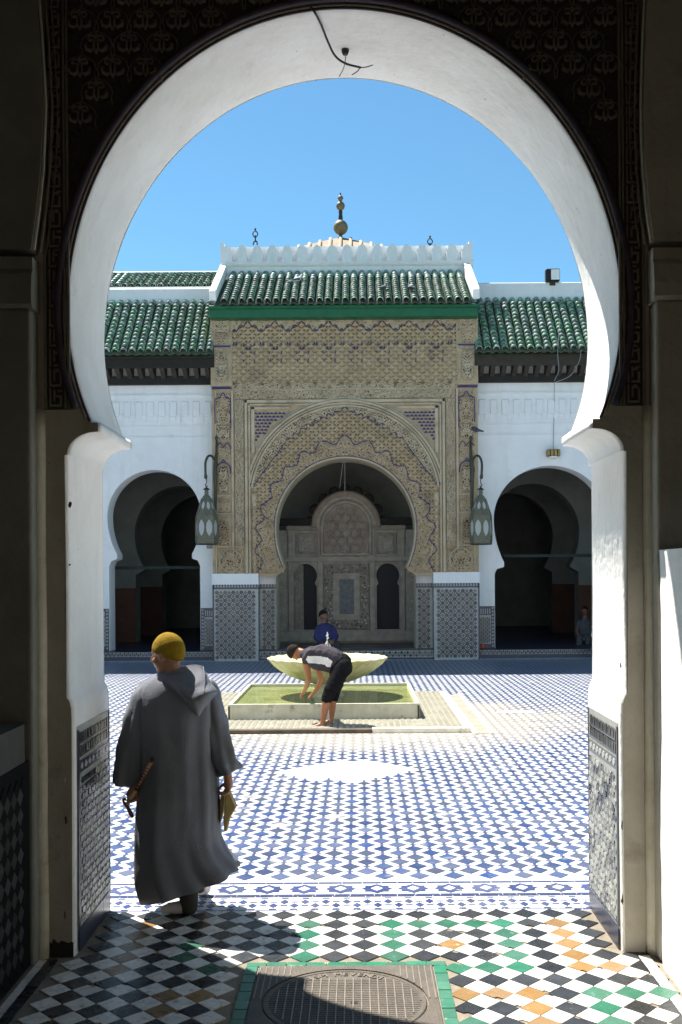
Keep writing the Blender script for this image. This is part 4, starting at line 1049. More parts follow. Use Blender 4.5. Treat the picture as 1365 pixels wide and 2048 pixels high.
xs = [XC + .04 + PIT * (i - 14) for i in range(29)]
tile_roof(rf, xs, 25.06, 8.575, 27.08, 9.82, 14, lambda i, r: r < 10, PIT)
ob('green_beam', MB().box(XC - 3.23, XC + 3.23, 25.20, YP + .3, zp(636.5) - .06, 8.55, .015), 'green_beam', pv)
ob('beam_lip', MB().box(XC - 3.24, XC + 3.24, 25.12, 25.26, 8.47, 8.545, .012), 'green_beam', pv)
for s in (-1, 1):
    x0, x1 = sorted((XC + .02 + s * 3.05, XC + .02 + s * 3.22))
    o = ob('raked_cap', MB().prism_yz([(24.98, 8.62), (27.3, 9.92), (27.3, 10.10), (27.1, 10.12), (24.98, 8.88), (24.94, 8.82)], x0, x1), 'plaster_white', pv); bevel(o, .02, 2)
YB = 27.12; SB = YB / F
def zb_(py): return H + (VY - py) * SB
xb = lambda px: (px - VX) * SB + .13
ob('parapet_wall', MB().box(xb(442), xb(938), YB, YB + 5.6, 7.0, zb_(533)), 'plaster_far', pv)
cor = [(YB + .01, zb_(534)), (YB - .05, zb_(530)), (YB - .07, zb_(526)), (YB - .07, zb_(523)), (YB + .3, zb_(523)), (YB + .3, zb_(534))]
ob('cornice', MB().prism_yz(cor, xb(436.5), xb(941)), 'plaster_far', pv)
ob('parapet_back', MB().box(xb(438), xb(937), YB + .12, YB + .34, zb_(523.5), zb_(489.5)), 'plaster_far', pv)
mer = MB(); mw = 10.0 * SB; mh = zb_(487) - zb_(523)
mer.prism_xz([(-mw, 0), (mw, 0), (mw * 1.04, mh * .52), (mw * .80, mh * .66), (mw * .74, mh * .80), (mw * .36, mh * .89), (0, mh * .96), (-mw * .36, mh * .89), (-mw * .74, mh * .80), (-mw * .80, mh * .66), (-mw * 1.04, mh * .52)], -.09, .09)
mer_me = mer.mesh('merlon', 'plaster_far')
for i in range(17):
    x = xb(449.5 + 29.95 * i); o = inst('merlon', mer_me, pv, (x, YB + .04, zb_(523.2)), (0, 0, random.uniform(-.02, .02)), (random.uniform(.95, 1.05), 1, random.uniform(.97, 1.02)))
for px in (439.5, 936): ob('end_merlon', MB().box(xb(px) - .05, xb(px) + .05, YB - .04, YB + .3, zb_(523.2), zb_(485)), 'plaster_far', pv)
# low pyramid roof with finial
YR = 30.6; XR_ = at(682, 480, YR).x; ZT = at(682, 474, YR).z
pyr = MB(); hb = 2.75; zb0 = ZT - .55 * hb
pyr.add([(XR_ - hb, YR - hb, zb0), (XR_ + hb, YR - hb, zb0), (XR_ + hb, YR + hb, zb0), (XR_ - hb, YR + hb, zb0), (XR_, YR, ZT)], [(0, 1, 4), (1, 2, 4), (2, 3, 4), (3, 0, 4)])
pyr.box(XR_ - hb, XR_ + hb, YR - hb, YR + hb, 8.5, zb0)
pr_ = ob('pyramid_roof', pyr, 'roof_ridge_tan', pv)
for i in range(-9, 10):
    x = i * .29; top = ZT - (ZT - zb0) * abs(x) / hb
    ob('roof_rib', MB().tube([(XR_ + x, YR - hb, zb0 + .02), (XR_ + x, YR - abs(x), top + .02)], .05, 6), 'roof_ridge_tan', pr_, smooth=True)
fn = thing('finial', (XR_, YR, ZT), 'tall finial of stacked gilded balls on the pavilion roof', 'finial')
c = lambda py: at(682, py, YR).z
SR = YR / F
ob('rod', MB().tube([(XR_, YR, ZT - .1), (XR_, YR, c(386))], [.05, .02], 8), 'iron', fn)
ob('rod_sleeve', MB().lathe([(.05, c(442)), (.065, c(436)), (.05, c(428)), (.06, c(423)), (.04, c(421))], (XR_, YR, 0), 10), 'iron', fn, smooth=True)
for py, r in ((455, 14.5), (412, 8.7)): ob('ball', MB().ellipsoid((XR_, YR, c(py)), (r * SR, r * SR, r * SR * 1.02), seg=24, rings=16), 'finial_gilt', fn, smooth=True)
ob('ball', MB().lathe([(.01, c(404)), (.05, c(401)), (.085, c(396.5)), (.075, c(394)), (.03, c(391)), (.012, c(390))], (XR_, YR, 0), 16), 'finial_gilt', fn, smooth=True)
for px, tp, lab in ((511, 456, 'small black iron finial with open loop above the left merlons'), (860.5, 471, 'tip of a small black iron finial above the right merlons')):
    f2 = thing('iron_finial', at(px, 492, 28.5), lab, 'finial')
    A = lambda dx, dy: tuple(at(px + dx, tp + dy, 28.5))
    ob('rod', MB().tube([A(0, 0), A(0, 6)], .014, 6), 'iron', f2)
    ob('tip', MB().ellipsoid(A(0, 2.5), (.028, .028, .035), seg=8, rings=6), 'iron', f2)
    ob('loop', MB().tube(spline([A(0, 6), A(-5, 12), A(0, 19), A(5, 12)], 6, True), .016, 6, True), 'iron', f2)
    ob('rod', MB().tube([A(0, 15), A(.5, 28)], .02, 6), 'iron', f2)
    ob('loop', MB().tube(spline([A(-4, 34), A(-2, 27), A(3, 27), A(4, 34)], 5), .018, 6), 'iron', f2)

# ---- carved wooden screen inside the pavilion
YS = 28.3; SS = YS / F
def zs_(py): return H + (VY - py) * SS
xs_ = lambda px: (px - VX) * SS + .03
sc = thing('carved_screen', (xs_(691), YS, .24), 'carved wooden screen with lattice window and two dark doorways inside the pavilion', 'screen')
def sb(name, a, b, y0, y1, d0, d1, mt='screen_wood', bev=.01): return ob(name, MB().box(xs_(a), xs_(b), YS - d1, YS + d0, zs_(y1), zs_(y0), bev), mt, sc)
# main board with two horseshoe doorways
def door_prof(w, yb_, ysp, yap):
    r = w / 2 * SS
    return [(r * .98, zs_(yb_)), (r * .98, zs_(ysp + 7)), (r * .84, zs_(ysp + 3)), (r * .84, zs_(ysp))] + arc_pts(r, zs_(yap) - r * 1.05, zs_(ysp) + .001, zs_(yap), 16)
pr2 = door_prof(46, 1258, 1165, 1127)
pr2 = [p for i, p in enumerate(pr2) if i == 0 or p[1] > pr2[i - 1][1] - 1e-9]
bd = MB()
cl, cr, mid = xs_(609), xs_(774), xs_(691)
for (cx_, xl, xr) in ((cl, xs_(553), mid), (cr, mid, xs_(829))):
    arch_face(bd, pr2, cx_, xl, xr, zs_(1060), YS); arch_soffit(bd, pr2, cx_, [(YS, .01), (YS + .12, 0)])
bd.box(xs_(553), xs_(586), YS + .001, YS + .1, .24, zs_(1258)); bd.box(xs_(553), xs_(829), YS - .03, YS + .1, .24, zs_(1259)); 
ob('board', bd, 'screen_wood', sc)
sb('sill', 556, 826, 1262, 1282, .0, .12); sb('beam', 566, 816, 1113, 1123, 0, .08); sb('beam', 572, 634, 1051, 1060, 0, .09, 'screen_red'); sb('beam', 748, 810, 1051, 1060, 0, .09, 'screen_red')
for a, b in ((575, 584), (634, 644), (738, 748), (798, 808)): sb('stile', a, b, 1050, 1262, 0, .06)
for a in (590, 751):
    sb('panel_frame', a, a + 41, 1066, 1108, 0, .03, 'screen_carved'); p = sb('panel', a + 6, a + 35, 1072, 1103, 0, .05, 'screen_wood')
    relief('panel_carving', sc, xs_(a + 9), xs_(a + 32), zs_(1100), zs_(1075), YS - .05, lambda X, Z: .03 * arab(X, Z, 60, 1), None, .02, ('screen_wood', 'screen_carved'), .014)
# arched window
wcx, wr = xs_(691), 43 * SS; zsp = zs_(1055)
for r, d, mt, w in ((64 * SS, .10, 'screen_red', .10), (57 * SS, .13, 'screen_wood', .07), (48.5 * SS, .11, 'screen_wood', .055)):
    pts = [(wcx - r, YS - d + .05, zs_(1110))] + [(wcx - r * math.cos(math.pi * i / 28), YS - d + .05, zsp + r * 1.05 * math.sin(math.pi * i / 28)) for i in range(29)] + [(wcx + r, YS - d + .05, zs_(1110))]
    if r > 50 * SS: pts = pts[1:-1]
    ob('arch_moulding', MB().tube(pts, w, 8), mt, sc, smooth=True)
fill = [(wcx + 64 * SS * math.cos(math.pi * i / 28), zsp + 64 * SS * 1.05 * math.sin(math.pi * i / 28)) for i in range(29)]
ob('arch_board', MB().prism_xz([(wcx - 64 * SS, zs_(1112))] + [(wcx + 64 * SS, zs_(1112))] + fill, YS - .01, YS + .1), 'screen_wood', sc)
sb('window_sill', 645, 737, 1106, 1111, 0, .09)
lat = MB(); hexr = .135
for j in range(9):
    for i in range(-4, 5):
        x = wcx + hexr * 1.73 * (i + (.5 if j % 2 else 0)) ; z = zs_(1104) + .10 + j * hexr * 1.5
        inside = (abs(x - wcx) < wr - .04) and (z < zsp or (x - wcx) ** 2 + (z - zsp) ** 2 < (wr - .03) ** 2)
        if inside: lat.tube([(x + hexr * .93 * math.cos(math.pi / 6 + k * math.pi / 3), YS - .045, z + hexr * .93 * math.sin(math.pi / 6 + k * math.pi / 3)) for k in range(6)], .030, 5, True)
ob('lattice', lat, 'screen_wood', sc)
ob('lattice_back', MB().prism_xz([(wcx - wr, zs_(1106)), (wcx + wr, zs_(1106))] + [(wcx + wr * math.cos(math.pi * i / 20), zsp + wr * math.sin(math.pi * i / 20)) for i in range(21)], YS - .02, YS - .012), 'screen_red', sc)
# centre panel
sb('centre_frame', 645, 737, 1127, 1258, 0, .02, 'screen_carved')
relief('centre_carving', sc, xs_(647), xs_(735), zs_(1256), zs_(1128), YS - .02, lambda X, Z: .035 * arab(X - wcx, Z, 55, 2), lambda X, Z: (np.abs(X - wcx) > 26 * SS) | (Z > zs_(1146)) | (Z < zs_(1236)), .02, ('screen_carved', 'wood_grey'), .016)
sb('inner_frame', 664, 718, 1146, 1240, 0, .06); sb('inner_panel', 677, 706, 1158, 1228, 0, .075, 'blue_panel')
st = MB()
for k in range(26):
    side = -1 if k % 2 else 1
    x = (561 if side < 0 else 822) + random.choice((-4, 0, 4)); y = 1140 + 5.0 * k + random.uniform(-2, 2)
    st.ellipsoid((xs_(x), YS - .02, zs_(y)), (.022, .02, .022), seg=6, rings=4)
for k in range(30):
    x, y = random.choice(((random.uniform(648, 664), random.uniform(1170, 1255)), (random.uniform(720, 735), random.uniform(1170, 1255)), (random.uniform(670, 730), random.uniform(1243, 1256))))
    st.ellipsoid((xs_(x), YS - .05, zs_(y)), (.02, .015, .02), seg=6, rings=4)
ob('stud_field', st, 'stud', sc, kind='stuff')
for k in range(9):
    a = math.radians(10 + 20 * k); r = 72 * SS
    ob('crest_leaf', MB().ellipsoid((wcx + r * math.cos(a), YS + .02, zsp + r * 1.05 * math.sin(a)), (.13, .05, .16), Matrix.Rotation(-(math.pi / 2 - a), 3, 'Y').to_quaternion(), 10, 6), 'wood_dark', sc, smooth=True)
sb('cornice', 553, 632, 1036, 1050, .1, .12, 'wood_dark'); sb('cornice', 750, 829, 1036, 1050, .1, .12, 'wood_dark')
for cx_ in (cl, cr): ob('dark_backing', MB().box(cx_ - .36, cx_ + .36, YS + .16, YS + .20, .24, zs_(1124)), 'black', sc)  # black panel painting in the dark behind each doorway
dl = thing('open_door_leaf', (xs_(598), YS + .05, .3), 'carved door leaf standing half open in the left doorway of the screen', 'door')
ob('leaf', MB().box(xs_(587), xs_(605), YS + .06, YS + .11, .3, zs_(1129), .008), 'screen_carved', dl)

# ================================================================== side wings of the courtyard front
YW = 26.1; SW = YW / F
def zw(py): return H + (VY - py) * SW
def wing(s, cpx, Rp, zc_py, ap_py, sp_py, hs_p, jamb_p, bpx, label):
    w = thing('arcade_wing', (s * 7.5, YW, 0), label, 'arcade')
    cx = at(cpx, zc_py, YW).x; R = Rp * SW; zc, za, zs2 = zw(zc_py), zw(ap_py), zw(sp_py)
    hj = jamb_p * SW; hs = hs_p * SW
    prof = [(hj, .22), (hj, zs2 - .30), (hj - .02, zs2 - .24), (hj - .06, zs2 - .16), (hs + .03, zs2 - .12), (hs, zs2 - .10), (hs, zs2 - .002)] + arc_pts(R, zc, zs2, za, 30, b=bpx * SW)
    xin = XC + s * 3.16; bays = [cx + s * k * 4.2 for k in range(3)]
    m1 = MB(); m2 = MB(); m3 = MB()
    edges = [xin] + [(bays[i] + bays[i + 1]) / 2 for i in range(2)] + [s * 13.2]
    for k in range(3):
        a, b = sorted((edges[k], edges[k + 1])); arch_face(m1, prof, bays[k], a, b, 7.3, YW); arch_face(m2, prof, bays[k], a, b, 7.3, YW + .62, back=True)
        arch_soffit(m3, prof, bays[k], [(YW, .008), (YW + .02, 0), (YW + .62, 0)])
    ob('wall', m1, 'plaster_far', w); ob('rear_face', m2, 'plaster_far', w); ob('soffit', m3, 'plaster_far', w, smooth=True)
    lo, hi = sorted((xin + s * .004, s * 13.2))
    ob('podium', MB().box(lo, hi, YW - .34, YW + 12, 0, .215), 'zellij_navy', w)
    P = ob('podium_riser', MB().box(lo, hi, YW - .348, YW - .341, .10, .205), 'zellij_white', w)
    a, b = sorted((xin + s * .01, s * 6.9)); star_mosaic(P, a, b, .105, .20, YW - .348, .10)
    # pier mosaics
    for (xa, xb2) in ((xin + s * .012, cx - s * (hj + .012)), (cx + s * (hj + .012), bays[1] - s * (hj + .012))):
        a, b = sorted((xa, xb2))
        Q = ob('pier_mosaic', MB().box(a, b, YW - .012, YW - .001, .22, zw(1214)), 'zellij_navy', w)
        ob('pier_field', MB().box(a + .09, b - .09, YW - .016, YW - .0125, .34, zw(1232)), 'zellij_white', Q); star_mosaic(Q, a + .10, b - .10, .36, zw(1236), YW - .016, .10)
        nn = int((zw(1214) - .25) / .085)
        for i in range(nn):
            z = .27 + i * .085
            for x in (a + .045, b - .045): ob('edge_tile', MB().box(x - .02, x + .02, YW - .017, YW - .0125, z, z + .042), 'zellij_white', Q)
        n2 = max(2, int((b - a - .16) / .05))
        for i in range(n2): x = a + .09 + (b - a - .18) * (i + .5) / n2; ob('merlon_tile', MB().box(x - .012, x + .012, YW - .017, YW - .0125, zw(1230), zw(1219)), 'zellij_white', Q)
    # blind relief under the eave
    x = xin + s * .25; k = 0
    while abs(x) < 12.5:
        if k < 30: ob('relief_block', MB().box(x - .085, x + .085, YW - .035, YW - .001, zw(831), zw(801), .01), 'plaster_far', w); ob('relief_block', MB().box(x - .085 + .14, x + .085 + .10, YW - .022, YW - .001, zw(842), zw(826), .006), 'plaster_far', w)
        x += s * .285; k += 1
    for py, d in ((788, .03), (850, .02), (872, .028)): ob('string_course', MB().box(lo + (.08 if s > 0 else 0), hi - (.08 if s < 0 else 0), YW - d, YW - .001, zw(py + 1.5), zw(py - 1.5)), 'plaster_far', w)
    # timber eave
    ob('eave_board', MB().box(lo, hi, 25.52, 25.60, 7.14, 7.45, .01), 'wood_dark' if s < 0 else 'wood_grey', w)
    ob('eave_soffit', MB().box(lo, hi, 25.60, YW + .3, 7.30, 7.36), 'wood_dark', w)
    ob('wall_plate', MB().box(lo, hi, 25.93, YW + .05, zw(768), 7.02, .01), 'wood_dark', w)
    x = xin + s * .2
    while abs(x) < 10:
        ob('corbel', MB().prism_yz([(25.58, 7.14), (25.58, 7.28), (26.08, 7.28), (26.08, 6.92), (25.9, 6.95), (25.66, 7.08)], x - .055, x + .055), 'wood_grey', w); x += s * .275
    # roof
    rf = ob('roof', MB().prism_yz([(25.42, 7.38), (27.0, 8.98), (27.0, 7.38)], lo, hi), 'roof_bed', w)
    n = int((13.0 - abs(xin)) / PIT); xs = sorted(xin + s * (.10 + PIT * i) for i in range(n))
    order = (lambda i: i) if s > 0 else (lambda i: len(xs) - 1 - i)
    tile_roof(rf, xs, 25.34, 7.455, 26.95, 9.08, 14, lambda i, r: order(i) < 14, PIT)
    zt = 9.47 if s < 0 else 9.56
    ob('parapet', MB().box(lo, hi, 26.98, 27.25, 8.2, zt, .02), 'plaster_far', w)
    if s < 0:
        r2 = ob('upper_roof', MB().prism_yz([(27.5, 9.60), (28.9, 10.28), (30.3, 9.6)], lo, hi), 'roof_bed', w)
        xs2 = sorted(xin + s * (.14 + .19 * i) for i in range(int((13.0 - abs(xin)) / .19)))
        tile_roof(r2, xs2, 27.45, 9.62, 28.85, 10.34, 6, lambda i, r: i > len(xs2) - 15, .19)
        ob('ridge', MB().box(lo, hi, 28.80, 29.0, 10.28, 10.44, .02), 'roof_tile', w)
        ob('back_wall', MB().box(lo, hi, 27.3, 30.3, 7.0, 9.6), 'plaster_far', w)
    return w
wing(-1, 309, 94, 1030, 937, 1106, 75, 91, 125, 'white arcade wing left of the pavilion with green tiled roof')
wing(1, 1102, 114, 1041, 934, 1127, 94, 113, 151, 'white arcade wing right of the pavilion with green tiled roof')
# dim prayer hall behind
hall = thing('prayer_hall', (0, 32, 0), 'dim columned hall with horseshoe arches behind the courtyard front', 'hall')
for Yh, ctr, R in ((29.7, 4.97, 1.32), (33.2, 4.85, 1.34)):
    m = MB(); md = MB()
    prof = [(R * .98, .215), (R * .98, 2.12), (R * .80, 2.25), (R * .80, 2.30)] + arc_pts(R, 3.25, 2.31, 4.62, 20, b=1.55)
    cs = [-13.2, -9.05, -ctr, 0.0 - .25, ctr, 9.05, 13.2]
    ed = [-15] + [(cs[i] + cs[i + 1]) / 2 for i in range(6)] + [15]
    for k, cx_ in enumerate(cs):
        if k == 3: m.box(ed[3], ed[4], Yh, Yh + .6, .216, 6.4); continue  # centre bay closed solid to keep light from the screen doorways
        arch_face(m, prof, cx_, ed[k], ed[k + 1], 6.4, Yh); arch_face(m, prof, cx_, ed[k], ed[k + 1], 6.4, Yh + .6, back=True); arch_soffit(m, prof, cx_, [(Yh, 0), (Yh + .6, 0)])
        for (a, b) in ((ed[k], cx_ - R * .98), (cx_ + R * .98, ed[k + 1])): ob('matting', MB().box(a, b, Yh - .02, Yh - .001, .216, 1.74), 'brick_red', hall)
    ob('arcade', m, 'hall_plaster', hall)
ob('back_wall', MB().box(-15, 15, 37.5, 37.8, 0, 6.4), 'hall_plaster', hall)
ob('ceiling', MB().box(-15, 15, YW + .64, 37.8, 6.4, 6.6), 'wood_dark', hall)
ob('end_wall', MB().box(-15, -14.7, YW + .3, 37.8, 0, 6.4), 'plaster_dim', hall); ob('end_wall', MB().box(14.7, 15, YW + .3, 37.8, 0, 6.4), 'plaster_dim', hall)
for a, b, py, Y in ((222, 402, 1136, 27.3), (1008, 1192, 1112, 27.3)):
    p, q = at(a, py, Y), at(b, py, Y); ob('tie_beam', MB().box(p.x, q.x, Y, Y + .08, p.z - .04, p.z + .04, .008), 'dim_green', hall)
# ================================================================== fountain
BX0, BX1, BY0, BY1, BZ = -1.845, .875, 14.86, 17.70, .25
ft = thing('fountain_basin', ((BX0 + BX1) / 2, 16.3, 0), 'square stone basin of green water in the courtyard', 'fountain')
T = .055
for (a, b, c, d) in ((BX0, BX1, BY0, BY0 + T), (BX0, BX1, BY1 - T, BY1), (BX0, BX0 + T, BY0 + T + .002, BY1 - T - .002), (BX1 - T, BX1, BY0 + T + .002, BY1 - T - .002)):
    o = ob('basin_wall', MB().box(a, b, c, d, 0, BZ), 'basin_stone', ft); bevel(o, .008, 2)
ob('water', MB().add([(BX0 + .03, BY0 + .03, .205), (BX1 - .03, BY0 + .03, .205), (BX1 - .03, BY1 - .03, .205), (BX0 + .03, BY1 - .03, .205)], [(0, 1, 2, 3)]), 'water', ft)
for a, b in ((BX0 + .004, BX0 + .03), (BX1 - .035, BX1 - .006)): ob('corner_joint', MB().box(a, b, BY0 - .004, BY0 + .001, .01, BZ - .03), 'stucco_ground', ft)
CX, CY = -.47, 16.28
bw = thing('fountain_bowl', (CX, CY, .2), 'wide fluted cream stone bowl on a pedestal above the basin', 'fountain')
prof = [(.20, .40), (.30, .415), (.44, .455), (.60, .525), (.74, .605), (.85, .69), (.905, .75), (.93, .775), (.935, .79), (.92, .80), (.88, .795), (.80, .765), (.60, .745), (.02, .74)]
seg = 96; rings = []
for r, z in prof:
    rr = []
    for k in range(seg):
        a = 2 * math.pi * k / seg; fl_ = abs(math.cos(12 * a)); q = r
        if z < .78 and r > .25 and prof.index((r, z)) < 8: q = r - .022 * (1 - fl_) * min(1, r / .5)
        dz = .006 * math.cos(24 * a) if r > .86 else 0
        rr.append((CX + q * math.cos(a), CY + q * math.sin(a), z + dz))
    rings.append(rr)
ob('bowl', MB().loft(rings), 'bowl_stone', bw, smooth=True)
ob('pedestal', MB().lathe([(.25, .18), (.25, .235), (.21, .25), (.20, .30), (.215, .37), (.24, .41)], (CX, CY, 0), 24), 'bowl_stone', bw, smooth=True)
jt = thing('water_jet', (CX, CY, .74), 'short bubbling jet of water above the fountain bowl', 'water jet')
jp = [at(655 + dx, y, CY) for dx, y in ((0, 1322), (.5, 1300), (-.5, 1288), (0, 1278), (.5, 1270), (0, 1264))]
jb = MB(); jb.tube(spline([tuple(p) for p in jp], 5), [.007 + .005 * math.sin(i * 1.7) for i in range(26)], 8)
for k in range(26):
    t = random.random(); px = 655 + random.uniform(-1, 1) * (2 + 5 * (1 - t)); p = at(px + (3 if t < .5 else 0), 1312 - 44 * t, CY)
    jb.ellipsoid(p, (random.uniform(.006, .014),) * 3, seg=6, rings=4)
ob('spout', jb, 'water_jet', jt, smooth=True)
# platform of perforated mats, kerbs and gutter
pf = thing('fountain_platform', (-.5, 16, 0), kind='structure')
ob('slab', MB().box(-2.60, 1.40, 13.86, 18.3, 0, .035), 'mat_base', pf)
kn = MB()
y = 13.90
while y < 18.25:
    x = -2.55
    while x < 1.36:
        if not (BX0 - .03 < x < BX1 + .03 and BY0 - .03 < y < BY1 + .03): kn.box(x, x + .05, y, y + .052, .035, .041)
        x += .085
    y += .085
ob('mat_studs', kn, 'mat_rubber', pf, kind='stuff')
o = ob('kerb', MB().box(-2.64, .18, 13.72, 13.858, 0, .052), 'kerb_dark', pf); bevel(o, .01)
o = ob('kerb', MB().box(.183, 1.47, 13.72, 13.858, 0, .062), 'marble_kerb', pf); bevel(o, .01)
o = ob('kerb', MB().box(1.402, 1.47, 13.862, 18.2, 0, .045), 'marble_kerb', pf); bevel(o, .01)
ob('gutter', MB().box(1.56, 1.70, 13.60, 18.0, .0, .006), 'gutter_stone', pf)
for a in (1.50, 1.705):
    o = ob('kerb', MB().box(a, a + .055, 13.55, 18.05, 0, .022), 'marble_kerb', pf); bevel(o, .006)
dr = fl(1028, 1424); ob('drain_slab', MB().box(dr.x - .25, dr.x + .32, dr.y - .1, dr.y + .1, 0, .007), 'marble_kerb', pf)

# ================================================================== lanterns on wrought brackets
def lantern(px, s, lab_l, lab_b):
    YL = 25.05; S = YL / F
    A = lambda dx, py, dy=0: tuple(at(px + s * dx, py, YL + dy))
    b = thing('lantern_bracket', A(-19, 950, .5), lab_b, 'bracket')
    ob('upright', MB().tube([A(-20, 878, .48), A(-20, 905, .48), A(-18, 925, .40), A(-17, 950, .40), A(-18, 990, .42), A(-18, 1040, .46)], [.022, .032, .05, .048, .038, .02], 8), 'bracket_metal', b, smooth=True)
    ob('knob', MB().ellipsoid(A(-20, 876, .48), (.042, .042, .06), seg=10, rings=8), 'bracket_metal', b, smooth=True)
    ob('arm', MB().tube(spline([A(-18, 922, .40), A(-10, 912, .25), A(-3, 913, .1), A(2, 925, .03), A(2, 945, 0), A(1, 958, 0)], 5), [.028] * 22 + [.036, .042, .038, .025], 8), 'bracket_metal', b, smooth=True)
    l = thing('hanging_lantern', A(0, 1090), lab_l, 'lantern')
    zt = lambda py: at(px, py, YL).z
    c = at(px, 1000, YL); cx, cy = c.x, c.y
    ob('hook', MB().tube(spline([A(0, 958), A(0, 966), A(2.5, 970), A(0, 973.5), A(-2, 971)], 5), .012, 6), 'iron', l, smooth=True)
    ob('cap', MB().lathe([(.085, zt(979.5)), (.075, zt(978)), (.02, zt(975)), (.01, zt(973))], (cx, cy, 0), 12), 'iron', l)
    ob('neck', MB().lathe([(.05, zt(992)), (.045, zt(980)), (.03, zt(979))], (cx, cy, 0), 8), 'lantern_metal', l)
    N = 8
    def band(name, r0, y0, r1, y1, r2=None, y2=None): 
        prof = [(r0, zt(y0)), (r1, zt(y1))] + ([(r2, zt(y2))] if r2 else [])
        ob(name, MB().lathe(prof, (cx, cy, 0), N, cap=False), 'lantern_metal', l)
    band('crown', .115, 998, .09, 993, .05, 990)
    # sloping upper cage: eight ribs and panes
    for k in range(N):
        a = 2 * math.pi * (k + .0) / N; a2 = 2 * math.pi * (k + 1) / N
        P = lambda r, py, aa: (cx + r * math.cos(aa), cy + r * math.sin(aa), zt(py))
        ob('rib', MB().tube([P(.115, 997, a), P(.165, 1010, a), P(.215, 1023, a), P(.25, 1032, a), P(.262, 1050, a), P(.262, 1076, a), P(.25, 1088, a)], .016, 5), 'lantern_metal', l)
        def pane(r0, y0, r1, y1): return MB().add([P(r0 * .97, y0, a), P(r0 * .97, y0, a2), P(r1 * .97, y1, a2), P(r1 * .97, y1, a)], [(0, 1, 2, 3)])
        ob('pane', pane(.205, 1020, .125, 999), 'lantern_glass', l); ob('pane', pane(.262, 1075, .262, 1040), 'lantern_glass', l)
        am = (a + a2) / 2
        fr = MB()                                     # pierced fretwork: pointed oval opening in each main face
        def fp(u, py): t = .5 + u * .5; q0 = Vector(P(.262, py, a)); q1 = Vector(P(.262, py, a2)); return q0.lerp(q1, t)
        ys = [1034, 1039, 1043, 1047, 1055, 1064, 1069, 1073, 1079]; op = [0, 0, .32, .62, .74, .62, .32, 0, 0]
        for sg in (-1, 1):
            for i in range(len(ys) - 1):
                q = [fp(sg * .98, ys[i]), fp(sg * op[i], ys[i]), fp(sg * op[i + 1], ys[i + 1]), fp(sg * .98, ys[i + 1])]; fr.add(q, [(0, 1, 2, 3)])
        ob('fretwork', fr, 'lantern_metal', l)
        fr = MB()
        def fu(u, py):
            r = .115 + (.215 - .115) * (py - 997) / 26; t = .5 + u * .5; return Vector(P(r, py, a)).lerp(Vector(P(r, py, a2)), t)
        ys = [998, 1003, 1007, 1012, 1016, 1020, 1023]; op = [0, .0, .5, .62, .5, .0, 0]
        for sg in (-1, 1):
            for i in range(len(ys) - 1): fr.add([fu(sg * .98, ys[i]), fu(sg * op[i], ys[i]), fu(sg * op[i + 1], ys[i + 1]), fu(sg * .98, ys[i + 1])], [(0, 1, 2, 3)])
        ob('fretwork', fr, 'lantern_metal', l)
    band('shoulder', .255, 1034, .25, 1031, .213, 1022.5); band('base', .245, 1088, .272, 1080, .266, 1077)
    ob('floor', MB().lathe([(.0, zt(1088)), (.245, zt(1088.1))], (cx, cy, 0), N, cap=False), 'lantern_metal', l)
    ob('hem', MB().lathe([(.26, zt(1089.5)), (.25, zt(1087.5))], (cx, cy, 0), 16, cap=False), 'iron', l)
lantern(413.5, -1, 'pierced metal lantern with glass hanging left of the carved portal', 'iron wall bracket holding the left lantern')
lantern(962, 1, 'pierced metal lantern with glass hanging right of the carved portal', 'iron wall bracket holding the right lantern')

# ================================================================== lamps, wires
fd_ = thing('floodlight', at(1103, 566, 27.05), 'square floodlight standing on the right wing parapet', 'floodlight')
p = at(1103, 553, 27.0)
hs = MB().box(p.x - .16, p.x + .20, 26.86, 27.06, p.z - .15, p.z + .17, .02); ob('housing', hs, 'black', fd_)
ob('lens', MB().box(p.x - .03, p.x + .185, 26.848, 26.857, p.z - .12, p.z + .14), 'white_glass', fd_)
ob('stand', MB().box(p.x - .05, p.x + .09, 26.92, 27.02, p.z - .24, p.z - .152), 'iron', fd_)
wlp = thing('wall_lamp', at(1107, 908, YW - .1), 'small brass box lamp on the white wall above the right arch', 'lamp')
p = at(1107, 908, YW - .12)
ob('body', MB().box(p.x - .16, p.x + .16, YW - .22, YW - .002, p.z - .06, p.z + .11, .015), 'brass_lamp', wlp)
for k in (-1, 0, 1): ob('rib', MB().box(p.x - .012 + k * .09, p.x + .012 + k * .09, YW - .232, YW - .221, p.z - .05, p.z + .10), 'wood_dark', wlp)
ob('glass', MB().lathe([(.03, p.z - .115), (.09, p.z - .10), (.12, p.z - .062)], (p.x, YW - .12, 0), 12), 'white_glass', wlp)
for pts, lab in ((((1107, 898), (1108, 850), (1109, 800), (1109, 765)), 'thin straight wire running up from the brass wall lamp'), (((1109, 762), (1118, 740), (1116, 705), (1120, 640)), 'thin wire looping over the eave right of centre'), (((1110, 765), (1140, 752), (1158, 725), (1163, 700)), 'slack thin wire along the right timber eave')):
    w_ = ob('wire', MB().tube(spline([tuple(at(a, b, 25.3 if b < 790 else YW - .04)) for a, b in pts], 5), .008, 5), 'grey_wire', None, label=lab, cat='wire')
sw = thing('hanging_wire', at(690, 925, 26.0), 'thin wires hanging from the top of the carved arch', 'wire')
for a, b in (((690, 918), (691, 1105)), ((687, 918), (680, 975))): ob('strand', MB().tube([tuple(at(a[0], a[1], 26.0)), tuple(at(b[0], b[1], 26.4))], .006, 5), 'grey_wire', sw)
bx = at(420, 1093, YW - .06); o = ob('junction_box', MB().box(bx.x - .08, bx.x + .08, YW - .08, YW - .002, bx.z - .05, bx.z + .05, .01), 'grey_wire', None, label='small grey box on the white wall under the left lantern', cat='junction box')

